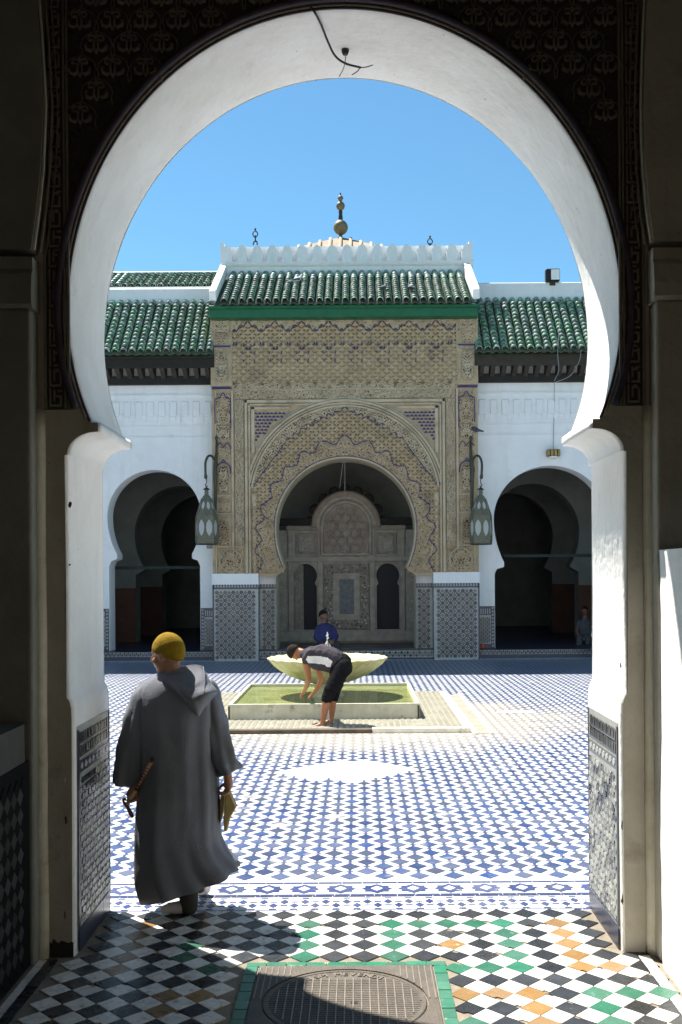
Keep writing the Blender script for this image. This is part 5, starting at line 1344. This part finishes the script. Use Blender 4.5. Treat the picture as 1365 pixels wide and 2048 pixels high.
# ================================================================== birds
def pigeon(loc, yaw, mt, label, pitch=0.0, k=1.0):
    t = thing('pigeon', loc, label, 'bird'); R = Matrix.Rotation(yaw, 3, 'Z'); L = Vector(loc)
    P = lambda x, y, z: L + R @ (Vector((x, y, z)) * k)
    b = MB(); b.chain([(P(.09, 0, .16), .032), (P(.05, 0, .11), .055), (P(-.03, 0, .08), .058), (P(-.10, 0, .055), .035)]); b.ellipsoid(P(.115, 0, .20), (.033 * k, .033 * k, .035 * k)); b.capsule(P(.08, 0, .14), .04 * k, P(.115, 0, .2), .028 * k)
    b.chain([(P(-.10, .0, .055), .03), (P(-.21, .0, .03), .022)])
    fuse(ob('body', b, mt, t), .012, 3)
    ob('beak', MB().capsule(P(.145, 0, .20), .009, P(.168, 0, .195), .004, 6, 2), 'iron', t)
    for s in (-1, 1):
        ob('wing', MB().loft([[P(.06, s * .05, .13), P(.06, s * .062, .10), P(.05, s * .05, .07)], [P(-.03, s * .055, .12), P(-.04, s * .07, .085), P(-.04, s * .055, .06)], [P(-.17, s * .02, .065), P(-.17, s * .03, .05), P(-.16, s * .02, .04)]]), 'pigeon_grey', t, smooth=True)
        ob('leg', MB().tube([P(.0, s * .02, .04), P(.005, s * .02, 0)], .006, 5), 'red_cloth', t)
bk = at(950.5, 866, 25.53); pigeon(tuple(bk), math.radians(155), 'pigeon_grey', 'dark pigeon perched on top of the right lantern bracket')
pigeon((at(595, 571, 26.3).x, 26.25, 9.38), math.radians(20), 'pigeon_white', 'white pigeon standing high on the pavilion roof tiles')
pigeon((at(768, 590, 25.6).x, 25.55, 8.98), math.radians(60), 'pigeon_grey', 'grey pigeon on the pavilion roof tiles above the portal arch')
pigeon((at(822, 590, 25.6).x, 25.50, 8.96), math.radians(110), 'pigeon_grey', 'grey pigeon on the pavilion roof tiles nearer the right end')
rc = at(964, 1289, 25.9)
o = ob('red_bundle', MB().ellipsoid((rc.x, 25.85, .29), (.09, .07, .075), seg=12, rings=8), 'red_cloth', None, smooth=True, label='small red cloth bundle at the foot of the right mosaic pier', cat='bundle')
for v in o.data.vertices: v.co += Vector((nz(v.co.x * 20, v.co.z * 20), nz(v.co.z * 22, 3), nz(v.co.x * 19, 7))) * .02
# ================================================================== people
def hand(mb, wrist, palm_c, fdir, side, curl, size=1.0, thumb=None):
    """palm and five unequal, bent fingers. fdir: finger direction, side: across the knuckles, curl: direction fingers bend to"""
    w, p = Vector(wrist), Vector(palm_c); f = Vector(fdir).normalized(); s = Vector(side).normalized(); c = Vector(curl).normalized(); k = size
    mb.capsule(w, .026 * k, p, .030 * k, 10)
    mb.capsule(p - s * .020 * k, .019 * k, p + s * .020 * k + f * .008 * k, .019 * k, 10)
    for i, (off, ln) in enumerate(((-.030, .068), (-.010, .078), (.010, .074), (.030, .058))):
        b0 = p + s * off * k + f * .022 * k; b1 = b0 + (f * .75 + c * .35).normalized() * ln * .42 * k; b2 = b1 + (f * .1 + c).normalized() * ln * .36 * k; b3 = b2 + (c * .6 - f * .8).normalized() * ln * .25 * k
        mb.chain([(b0, .0098 * k), (b1, .0092 * k), (b2, .0085 * k), (b3, .0075 * k)], 8)
    t0 = p - s * .034 * k - f * .008 * k; td = Vector(thumb).normalized() if thumb is not None else (f * .5 + c * .8 - s * .3).normalized()
    mb.chain([(t0, .0125 * k), (t0 + (td * .7 - s * .5).normalized() * .03 * k, .0115 * k), (t0 + td * .058 * k, .009 * k)], 8)
def head(mb, C, f, k=1.0, beard=False, up=(0, 0, 1)):
    """skull, jaw, brow, nose, lips, ears; C head centre, f facing direction"""
    C = Vector(C); f = Vector(f).normalized(); u = Vector(up); u = (u - f * u.dot(f)).normalized(); s = f.cross(u)
    q = Matrix((f, -s, u)).transposed().to_quaternion()
    P = lambda a, b, c: C + f * a * k + s * b * k + u * c * k
    mb.ellipsoid(P(-.012, 0, .022), (.098 * k, .076 * k, .098 * k), q, 20, 14)
    mb.ellipsoid(P(.030, 0, -.040), (.062 * k, .058 * k, .072 * k), q, 16, 12)
    mb.ellipsoid(P(.060, 0, -.088), (.026 * k, .026 * k, .022 * k), q, 10, 8)
    mb.capsule(P(.080, -.03, .022), .013 * k, P(.080, .03, .022), .013 * k, 8)
    mb.capsule(P(.088, 0, .012), .009 * k, P(.112, 0, -.022), .0125 * k, 8)
    mb.capsule(P(.086, -.018, -.052), .0085 * k, P(.086, .018, -.052), .0085 * k, 8); mb.capsule(P(.083, -.015, -.064), .009 * k, P(.083, .015, -.064), .009 * k, 8)
    for e in (-1, 1):
        mb.ellipsoid(P(-.004, e * .078, -.012), (.020 * k, .010 * k, .033 * k), q, 10, 8); mb.ellipsoid(P(.055, e * .048, -.03), (.028 * k, .02 * k, .024 * k), q, 10, 8)
    return P, q
def head_shell(P, q, k, lim_f, lim_b, grow=1.05, n=28, m=12, lump=0.0, squash=1.0):
    """cap-like shell over the skull: limit angle from the crown in front / at the back (degrees)"""
    mb = MB(); c = P(-.012, 0, .022); vs = []; fs = []
    for i in range(m + 1):
        for j in range(n):
            ph = 2 * math.pi * j / n; lim = math.radians(lim_f + (lim_b - lim_f) * (.5 - .5 * math.cos(ph)))
            th = max(.02, lim * i / m); r = grow + lump * nz(ph * 3, th * 4, 1.7)
            v = Vector((.098 * math.sin(th) * math.cos(ph), .076 * math.sin(th) * math.sin(ph), .098 * squash * math.cos(th))) * (k * r)
            vs.append(c + q @ v)
    for i in range(m):
        for j in range(n): l = (j + 1) % n; fs.append((i * n + j, (i + 1) * n + j, (i + 1) * n + l, i * n + l))
    fs.append(tuple(range(n))); return mb.add(vs, fs)

_ct = bpy.data.textures.new('cloth_folds', 'CLOUDS'); _ct.noise_scale = .11; _ct.noise_depth = 2
_ct2 = bpy.data.textures.new('cloth_creases', 'CLOUDS'); _ct2.noise_scale = .045; _ct2.noise_depth = 1
def creases(o, s1=.014, s2=.005):
    for tx, st in ((_ct, s1), (_ct2, s2)):
        d = o.modifiers.new('creases', 'DISPLACE'); d.texture = tx; d.texture_coords = 'LOCAL'; d.strength = st; d.mid_level = .5
    return o
def hair_cap(mb, parent):
    o = ob('hair', mb, 'hair', parent, smooth=True); sm = o.modifiers.new('thick', 'SOLIDIFY'); sm.thickness = .012; sm.offset = 0; return o
# ---------------- old man in the grey hooded robe
YM = 6.45; SM = YM / F
A = lambda px, py, dy=0.0: at(px, py, YM + dy * 1.0)
om = thing('person', (A(360, 1800).x, YM, 0), 'person in long grey hooded robe and yellow cap walking into the courtyard', 'person')
body = MB()
hc = A(335, 1309, 0.0); fdir = Vector((-.93, .36, -.10))
P, q = head(body, hc, fdir, 1.0)
body.chain([(P(-.02, 0, -.05), .052), (A(350, 1352, .02), .06), (A(354, 1420, .03), .13), (A(356, 1560, .03), .13)])
for pts in ([(290, 1392, .0, .055), (268, 1470, -.02, .045), (262, 1545, -.05, .034), (267, 1572, -.07, .026)], [(420, 1392, .03, .055), (440, 1470, .02, .045), (452, 1535, .0, .034), (457, 1556, -.01, .026)]):
    body.chain([(A(354, 1400, .03), .08)] + [(A(a, b, c), r) for a, b, c, r in pts])
body.chain([(A(356, 1560, .03), .12), (A(372, 1690, .0), .08), (A(378, 1790, -.02), .045)]); body.chain([(A(356, 1560, .03), .12), (A(388, 1690, .10), .07), (A(402, 1770, .28), .042)])
hand(body, A(267, 1572, -.07), A(268, 1584, -.075), (-.25, -.1, -1), (1, -.3, 0), (.2, -1, -.1), .95, (.5, -.7, -.6))
hand(body, A(457, 1556, -.01), A(457, 1571, -.015), (-.1, 0, -1), (.4, -.9, 0), (-1, -.2, -.1), 1.0, (-.8, -.4, -.5))
fuse(ob('body', body, 'skin', om), .0065, 3)
o = ob('cap', head_shell(P, q, 1.0, 80, 128, 1.10, lump=.02, squash=1.06), 'hat_wool', om, smooth=True)
sm = o.modifiers.new('thick', 'SOLIDIFY'); sm.thickness = .005
# robe
def ring(cx, hw, py, dep, dy, n, fold, ph, tilt=0.0, tilt_y=0.0):
    c = A(cx, py); out = []
    for k in range(n):
        a = 2 * math.pi * k / n; ca, sa = math.cos(a), math.sin(a)
        w = fold * .9 * (1.5 * nz(2.1 * ca + 3, 2.1 * sa, py * .0035) + 1.1 * nz(4.5 * ca, 4.5 * sa + 7, py * .005) + .35 * math.sin(11 * a + 1.2 * ph))
        rx, ry = hw * SM + w, dep + w
        e = .88
        x = rx * math.copysign(abs(ca) ** e, ca); y = ry * math.copysign(abs(sa) ** e, sa)
        out.append((c.x + x, YM + dy + y, c.z - (tilt * ca) * SM * 1.0 + tilt_y * sa))
    return out
N = 96
ctrl = [  # cx, halfwidth px, py, depth m, dy, fold
 (350, 20, 1338, .050, .03, .000), (351, 30, 1347, .075, .03, .001), (351, 50, 1357, .112, .03, .002), (351, 67, 1369, .145, .03, .003), (352, 77, 1388, .172, .03, .004), (353, 79, 1415, .188, .03, .005), (353, 77, 1450, .192, .03, .007),
 (354, 76, 1490, .190, .03, .008), (355, 78, 1540, .187, .02, .010), (355, 80, 1600, .19, .02, .012), (354, 81, 1650, .197, .01, .014), (356, 82, 1700, .205, .01, .016), (364, 86, 1730, .215, .0, .021),
 (376, 91, 1752, .225, .0, .026), (385, 94, 1768, .23, .0, .030)]
xs_c = np.linspace(0, 1, len(ctrl)); rings = []
for i in range(46):
    t = i / 45; c = [np.interp(1338 + 430 * (t ** 1.25), [r[2] for r in ctrl], [r[j] for r in ctrl]) for j in range(6)]
    tl = -33 * smooth01(.66, 1.0, np.array(t)); rings.append(ring(c[0], c[1], c[2], c[3], c[4], N, c[5], 2.2 + 1.4 * t, float(tl), 0.0))
rb = MB(); rb.loft(rings, cap0=True, cap1=False)
o = creases(ob('robe', rb, 'robe', om, smooth=True), .012, .004); sm = o.modifiers.new('thick', 'SOLIDIFY'); sm.thickness = .006; sm.offset = -1
def sleeve(pts, n=32, ph=0.0):
    rr = []
    c4 = np.array([[p[0], p[1], p[2], p[3], p[4]] for p in pts], float); ts = np.linspace(0, 1, len(pts))
    for i in range(26):
        t = i / 25; v = [np.interp(t, ts, c4[:, j]) for j in range(5)]
        c = A(v[0], v[1], v[2]); t2 = min(1, t + .04); t1 = max(0, t - .04)
        ax = (A(np.interp(t2, ts, c4[:, 0]), np.interp(t2, ts, c4[:, 1])) - A(np.interp(t1, ts, c4[:, 0]), np.interp(t1, ts, c4[:, 1]))).normalized()
        sx = Vector((0, 1, 0)).cross(ax).normalized(); out = []
        for k in range(n):
            a = 2 * math.pi * k / n; w = (.002 + .011 * t) * (math.sin(4 * a + ph + 6 * t) + .6 * math.sin(7 * a + 2 * ph - 4 * t)) + .004 * math.sin(22 * t + 2 * a)
            out.append(c + sx * (v[3] + w) * math.cos(a) + Vector((0, 1, 0)) * (v[4] + w) * math.sin(a))
        rr.append(out)
    return MB().loft(rr, True, False)
for pts, ph in (([(306, 1376, .02, .070, .085), (288, 1400, .0, .082, .095), (278, 1440, -.01, .086, .095), (268, 1490, -.02, .090, .095), (260, 1530, -.03, .092, .095), (255, 1568, -.04, .086, .09)], .5),
                ([(405, 1368, .04, .065, .085), (419, 1395, .03, .075, .09), (430, 1440, .02, .076, .09), (441, 1490, .01, .074, .085), (451, 1525, .0, .072, .08), (459, 1545, .0, .066, .075)], 2.0)):
    o = creases(ob('sleeve', sleeve(pts, ph=ph), 'robe', om, smooth=True), .022, .006); sm = o.modifiers.new('thick', 'SOLIDIFY'); sm.thickness = .006; sm.offset = -1
# collar and hood
ob('collar', MB().tube([tuple(A(350 + 24 * math.cos(a), 1344 - 3 * math.sin(a) - 5 * math.cos(a), .03 + .075 * math.sin(a))) for a in np.linspace(0, 2 * math.pi, 25)[:-1]], .02, 8, True), 'robe', om, smooth=True)
hood = MB()
out = [(314, 1353), (322, 1341), (336, 1335), (356, 1332), (380, 1329), (404, 1329), (414, 1344), (426, 1366), (437, 1385), (424, 1402), (411, 1420), (398, 1439), (384, 1421), (369, 1402), (352, 1383), (334, 1366)]
outs = spline(out, 3, True); cen = (386, 1378)
def back_y(px, py):            # distance of the robe's back behind the body axis at this height
    d = np.interp(py, [r[2] for r in ctrl], [r[3] for r in ctrl]); hw = np.interp(py, [r[2] for r in ctrl], [r[1] for r in ctrl]); u = min(.96, abs(px - 352) / max(hw, 1)); return d * (1 - u ** 2.2) ** .5
def hood_y(px, py, s_):
    prof = np.interp(py, [1329, 1340, 1352, 1366, 1380, 1392, 1405, 1420, 1440], [.02, .055, .10, .155, .205, .235, .24, .232, .205])
    edge = back_y(px, py) * .98 - .01
    w = 1 - s_ ** 6
    return .03 - (edge * (1 - w) + max(prof, edge + .012) * w)
rr = []
for s_ in (1.0, .985, .95, .88, .76, .6, .4, .2, .02):
    lay = []
    for (x, y) in outs:
        xx, yy = cen[0] + (x - cen[0]) * s_, cen[1] + (y - cen[1]) * s_
        crease = .013 * math.sin(xx * .11 + yy * .17) * (1 - s_) + .010 * nz(xx * .06, yy * .06) * (1 - s_ ** 4)
        lay.append(A(xx, yy, hood_y(xx, yy, s_) + crease))
    rr.append(lay)
hood.loft(rr, True, True)
# back of the hood against the shoulders
o = ob('hood', hood, 'robe', om, smooth=True); sm = o.modifiers.new('thick', 'SOLIDIFY'); sm.thickness = .012; sm.offset = 1
sd = o.modifiers.new('sub', 'SUBSURF'); sd.levels = 1; sd.render_levels = 1; creases(o, .018, .006)
ob('hood_seam', MB().tube([tuple(A(*p)) for p in spline([(407, 1333, .0), (409, 1350, -.075), (409, 1368, -.135), (409, 1386, -.20)], 4)], .0028, 5), 'robe_trim', om, smooth=True)
# hood edge roll on the left shoulder
ob('hood_edge', MB().tube([tuple(A(*p)) for p in spline([(316, 1350, -.02), (328, 1357, -.085), (344, 1370, -.135), (360, 1386, -.165), (374, 1402, -.175)], 5)], [.012 + .006 * math.sin(math.pi * i / 20) for i in range(21)], 8), 'robe', om, smooth=True)
# legs and feet
ob('trouser_leg', MB().chain([(A(374, 1740, -.02), .075), (A(378, 1795, -.03), .058), (A(378, 1813, -.03), .054)], 16), 'trouser_grey', om, smooth=True)
ob('trouser_leg', MB().chain([(A(392, 1735, .2), .06), (A(398, 1772, .28), .048)], 16), 'trouser_grey', om, smooth=True)
s1 = MB(); s1.chain([(A(374, 1806, -.03), .045), (A(366, 1814, -.03), .042), (A(345, 1816, -.035), .037), (A(330, 1818, -.04), .027)]); fuse(ob('sock', s1, 'sock', om), .008, 4)
s2 = MB(); s2.chain([(A(400, 1770, .30), .042), (A(410, 1776, .34), .042), (A(398, 1786, .40), .036), (A(390, 1789, .44), .028)]); fuse(ob('sock', s2, 'sock', om), .008, 4)
# cane in the left hand
cn_ = thing('walking_cane', A(275, 1570, -.12), 'dark inlaid cane with hooked handle held in the left hand of the robed person', 'cane')
c0, c1, c2 = A(306, 1519, -.19), A(272, 1580, -.125), A(255.5, 1608, -.10)
ob('shaft', MB().tube([c0, c1], .012, 8), 'cane_wood', cn_, smooth=True); ob('knob', MB().ellipsoid(c0, (.015, .015, .017), seg=10, rings=8), 'iron', cn_, smooth=True)
ob('grip', MB().tube([c1, c2], [.011, .0125], 8), 'cane_pale', cn_, smooth=True)
for k in range(9):
    p = c0.lerp(c1, .13 + .095 * k); ob('inlay', MB().ellipsoid(p + Vector((0, -.009, 0)), (.0055, .005, .0065), seg=6, rings=5), 'cane_pale', cn_)
hp_ = [A(*p) for p in ((252.5, 1601, -.10), (250, 1597.5, -.10), (247, 1599, -.10), (248.5, 1605, -.10), (253.5, 1611, -.10), (258, 1619, -.10), (262, 1627, -.10), (266, 1635, -.10))]
ob('handle', MB().tube(spline([tuple(p) for p in hp_], 4), [.006] * 8 + [.0075] * 5 + [.012] * 8 + [.0135] * 6 + [.011, .009], 8), 'cane_wood', cn_, smooth=True)
# slippers in the right hand
for nm, poly, dy, mt, lab in (('slipper', [(451, 1577), (458, 1580), (464, 1592), (470, 1606), (473.5, 1614), (468, 1624), (462, 1634), (458, 1648), (455, 1662), (449, 1662), (447.5, 1645), (449, 1620), (450, 1598)], -.02, 'slipper', 'pale tan leather slipper held by the robed person, the outer of two'),
                              ('slipper', [(449.5, 1577), (451, 1590), (450, 1606), (448.5, 1622), (444, 1640), (441, 1647), (440, 1625), (440.5, 1602), (443, 1588)], .05, 'slipper', 'pale tan leather slipper held by the robed person, nearest the robe')):
    t = thing(nm, A(455, 1620, dy), lab, 'slipper', 'pair of slippers')
    pl = [(A(x, y, dy).x, A(x, y, dy).z) for x, y in poly][::-1]
    o = ob('upper', MB().prism_xz(pl, YM + dy - .016, YM + dy + .03), mt, t); bevel(o, .010, 3)
    o = ob('sole', MB().prism_xz([(x * 1.0, z) for x, z in pl], YM + dy + .031, YM + dy + .04), 'slipper_edge', t)

# ---------------- youth bending at the basin
B = lambda px, py, Y=14.35: at(px, py, Y)
by = thing('person', (B(650, 1450).x, 14.3, .04), 'barefoot person in black cropped trousers bending to wash hands at the basin', 'person')
bd_ = MB(); bc = B(591, 1305, 14.72); bf = Vector((.02, .24, -.95))
P, q = head(bd_, bc, bf, .95, up=(-.95, .05, .30))
bd_.chain([(P(-.03, 0, -.03), .05), (B(608, 1306, 14.66), .055), (B(625, 1312, 14.58), .10), (B(652, 1314, 14.5), .115), (B(680, 1328, 14.4), .12)])
bd_.chain([(B(620, 1312, 14.56), .075), (B(613, 1325, 14.55), .055), (B(618, 1356, 14.74), .042), (B(614, 1372, 14.95), .034), (B(608, 1384, 15.12), .026)])
bd_.chain([(B(628, 1314, 14.75), .07), (B(634, 1332, 14.85), .05), (B(644, 1358, 14.98), .04), (B(634, 1378, 15.1), .031), (B(628, 1386, 15.16), .026)])
hand(bd_, B(608, 1384, 15.12), B(605, 1389, 15.14), (-.7, .2, -.5), (.2, -1, 0), (.6, 0, -.7), .95)
hand(bd_, B(628, 1386, 15.16), B(624, 1390, 15.18), (-.8, .1, -.4), (.2, -1, 0), (-.2, 0, -1), .95)
bd_.chain([(B(684, 1334, 14.34), .10), (B(664, 1372, 14.22), .075), (B(654, 1400, 14.2), .058), (B(651, 1415, 14.2), .054), (B(647, 1440, 14.2), .036), (B(645, 1447, 14.2), .040)])
bd_.chain([(B(645, 1449, 14.2), .038), (B(634, 1453, 14.17), .032), (B(622, 1456, 14.14), .022)])
bd_.chain([(B(678, 1334, 14.5), .10), (B(668, 1375, 14.44), .072), (B(666, 1400, 14.42), .055), (B(665, 1415, 14.42), .05), (B(664, 1434, 14.42), .035), (B(663, 1440, 14.42), .038)])
bd_.chain([(B(663, 1442, 14.42), .036), (B(656, 1446, 14.38), .03), (B(648, 1448, 14.34), .021)])
fuse(ob('body', bd_, 'skin_tan', by), .0085, 3)
hair_cap(head_shell(P, q, .95, 72, 128, 1.07, lump=.06), by)
sh = MB(); sh.chain([(B(611, 1309, 14.64), .082), (B(625, 1309, 14.57), .125), (B(648, 1309, 14.5), .145), (B(668, 1318, 14.43), .150), (B(682, 1327, 14.40), .138)])
sh.chain([(B(622, 1311, 14.50), .10), (B(614, 1319, 14.52), .075)]); sh.chain([(B(628, 1313, 14.68), .10), (B(631, 1324, 14.76), .075)])
sh.chain([(B(630, 1322, 14.5), .11), (B(650, 1327, 14.46), .115), (B(664, 1331, 14.42), .11)])
shirt_o = creases(fuse(ob('shirt', sh, 'shirt_dark', by), .011, 5), .03, .012)
pn = MB(); pp = [(611, 1319), (615, 1312), (640, 1311), (657, 1314), (667, 1321), (662, 1333), (654, 1334), (650, 1329), (630, 1327), (616, 1327)]
xs_p = [B(x, y, 14.1).x for x, y in pp]; zs_p = [B(x, y, 14.1).z for x, y in pp]
poly_p = [(B(x, y, 14.40).x, B(x, y, 14.40).z) for x, y in pp]
gx = np.linspace(min(q[0] for q in poly_p), max(q[0] for q in poly_p), 44); gz = np.linspace(min(q[1] for q in poly_p), max(q[1] for q in poly_p), 22)
GX, GZ = np.meshgrid(gx, gz); INS = pip(GX, GZ, poly_p); idx_ = np.arange(GX.size).reshape(GX.shape)
fs_ = [(idx_[j, i], idx_[j, i + 1], idx_[j + 1, i + 1], idx_[j + 1, i]) for j in range(21) for i in range(43) if INS[j, i] and INS[j, i + 1] and INS[j + 1, i] and INS[j + 1, i + 1]]
us_ = sorted({int(v) for f in fs_ for v in f}); rm_ = {v: i for i, v in enumerate(us_)}
pn.add([(GX.ravel()[k], 14.1, GZ.ravel()[k]) for k in us_], [tuple(rm_[int(v)] for v in f) for f in fs_])
o = ob('shirt_panel', pn, 'shirt_pale', by, smooth=True)
sw_ = o.modifiers.new('drape', 'SHRINKWRAP'); sw_.target = shirt_o; sw_.wrap_method = 'PROJECT'; sw_.use_project_x = False; sw_.use_project_y = True; sw_.use_project_z = False; sw_.use_positive_direction = True; sw_.use_negative_direction = False; sw_.offset = .005
tr = MB()
tr.chain([(B(684, 1326, 14.40), .140), (B(684, 1334, 14.38), .150), (B(678, 1346, 14.34), .130)])
tr.chain([(B(686, 1334, 14.33), .125), (B(670, 1366, 14.24), .105), (B(660, 1384, 14.2), .092), (B(655, 1396, 14.2), .082)])
tr.chain([(B(680, 1334, 14.48), .125), (B(673, 1366, 14.44), .10), (B(669, 1384, 14.42), .085), (B(667, 1394, 14.42), .078)])
o = ob('trousers', tr, 'trouser_black', by); creases(fuse(o, .011, 4), .03, .012)
ob('pocket_button', MB().ellipsoid(B(684.5, 1331, 14.225), (.012, .008, .012), seg=6, rings=5), 'stud', by)
# ---------------- man in blue on the pavilion step
YB2 = 25.95
C = lambda px, py, dy=0: at(px, py, YB2 + dy)
sm_ = thing('person', (C(655, 1290).x, YB2, .24), 'person in a blue shirt sitting on the step below the carved screen', 'person')
mb = MB(); P, q = head(mb, C(648, 1232), Vector((.72, -.68, -.05)), 1.2)
mb.chain([(P(-.02, 0, -.06), 0.063), (C(649, 1250), 0.080), (C(651, 1264), 0.171), (C(652, 1286), 0.182)])
mb.chain([(C(638, 1257, -.02), 0.068), (C(634, 1275, -.12), 0.051), (C(646, 1284, -.3), 0.040), (C(660, 1282, -.38), 0.034)]); mb.chain([(C(664, 1257, 0), 0.068), (C(672, 1272, -.1), 0.051), (C(668, 1281, -.3), 0.040), (C(664, 1283, -.4), 0.034)])
hand(mb, C(660, 1282, -.38), C(664, 1284, -.40), (1, -.3, -.3), (0, .6, 1), (0, -1, -.2), 1.0); hand(mb, C(664, 1283, -.4), C(660, 1286, -.42), (-1, -.3, -.4), (0, .6, 1), (0, -1, -.2), 1.0)
mb.chain([(C(652, 1290), 0.160), (C(672, 1290, -.4), 0.091), (C(676, 1306, -.5), 0.063)]); mb.chain([(C(650, 1290), 0.160), (C(648, 1290, -.42), 0.091), (C(656, 1308, -.5), 0.063)])
fuse(ob('body', mb, 'skin_dark', sm_), .013, 3)
hair_cap(head_shell(P, q, 1.2, 66, 118, 1.07, lump=.05), sm_)
mt_ = MB(); q2 = P(.088, 0, -.042); ob('moustache', MB().ellipsoid(q2, (.018, .035, .010), q, 8, 6), 'hair', sm_)
sh = MB(); sh.chain([(C(649, 1252), 0.103), (C(651, 1262), 0.217), (C(652, 1276), 0.228), (C(653, 1288), 0.217)]); sh.capsule(C(640, 1259), .10, C(662, 1259), 0.114)
sh.chain([(C(638, 1258, -.02), 0.097), (C(634, 1275, -.12), 0.085), (C(644, 1283, -.27), 0.068)]); sh.chain([(C(664, 1258, 0), 0.097), (C(672, 1272, -.1), 0.080), (C(669, 1280, -.26), 0.066)])
fuse(ob('shirt', sh, 'shirt_blue', sm_), .016, 4)
tr = MB(); tr.chain([(C(650, 1292), 0.194), (C(672, 1291, -.38), 0.120), (C(677, 1308, -.5), 0.091), (C(678, 1313, -.52), 0.080)]); tr.chain([(C(648, 1292), 0.194), (C(650, 1291, -.42), 0.120), (C(657, 1309, -.52), 0.091), (C(657, 1314, -.53), 0.080)])
fuse(ob('trousers', tr, 'trouser_grey', sm_), .016, 4)
for a in (679, 658): ob('shoe', MB().chain([(C(a, 1316, -.52), 0.057), (C(a + 5, 1318, -.68), 0.051)]), 'black', sm_, smooth=True)
# ---------------- two seated people at the right arch
for (cx, cy, Y, lab, mt1, mt2, fc) in ((1170, 1226, 27.9, 'person in pale grey clothes sitting in the dim right arch', 'cloth_grey', 'cloth_grey', (-.4, -.9, 0)), (1203, 1238, 25.55, 'person in a white shirt on the step, mostly hidden by the right jamb', 'cloth_white', 'trouser_black', (-.6, -.7, 0))):
    D = lambda dx, dy, d=0: at(cx + dx, cy + dy, Y + d); k = 26 / Y
    pz = thing('person', tuple(D(0, 60)), lab, 'person')
    mb = MB(); P, q = head(mb, D(0, -4), fc, 1.0); mb.chain([(P(-.02, 0, -.06), .055), (D(0, 12), .07), (D(0, 26), .15), (D(0, 48), .16)])
    mb.chain([(D(-11, 20), .06), (D(-16, 36, -.1), .045), (D(-12, 46, -.25), .035), (D(-6, 48, -.35), .03)]); mb.chain([(D(11, 20), .06), (D(16, 36, -.1), .045), (D(10, 46, -.25), .035), (D(4, 48, -.35), .03)])
    hand(mb, D(-6, 48, -.35), D(-3, 50, -.38), (1, -.3, -.3), (0, .6, 1), (0, -1, -.2)); hand(mb, D(4, 48, -.35), D(1, 50, -.4), (-1, -.3, -.3), (0, .6, 1), (0, -1, -.2))
    mb.chain([(D(0, 50), .13), (D(-10, 52, -.4), .075), (D(-12, 70, -.42), .05)]); mb.chain([(D(0, 50), .13), (D(8, 52, -.4), .075), (D(6, 70, -.42), .05)])
    fuse(ob('body', mb, 'skin_dark', pz), .014, 3); hair_cap(head_shell(P, q, 1.0, 66, 118, 1.07, lump=.05), pz)
    sh = MB(); sh.chain([(D(0, 14), .09), (D(0, 24), .18), (D(0, 46), .19)]); sh.capsule(D(-10, 21), .09, D(10, 21), .09); sh.chain([(D(-11, 20), .085), (D(-15, 33, -.08), .072)]); sh.chain([(D(11, 20), .085), (D(15, 33, -.08), .072)])
    fuse(ob('shirt', sh, mt1, pz), .016, 4)
    tr = MB(); tr.chain([(D(0, 51), .16), (D(-10, 52, -.4), .10), (D(-12, 72, -.42), .075)]); tr.chain([(D(0, 51), .16), (D(8, 52, -.4), .10), (D(6, 72, -.42), .075)]); fuse(ob('trousers', tr, mt2, pz), .016, 4)
print('objects', len(bpy.data.objects), 'verts', sum(len(m.vertices) for m in bpy.data.meshes))
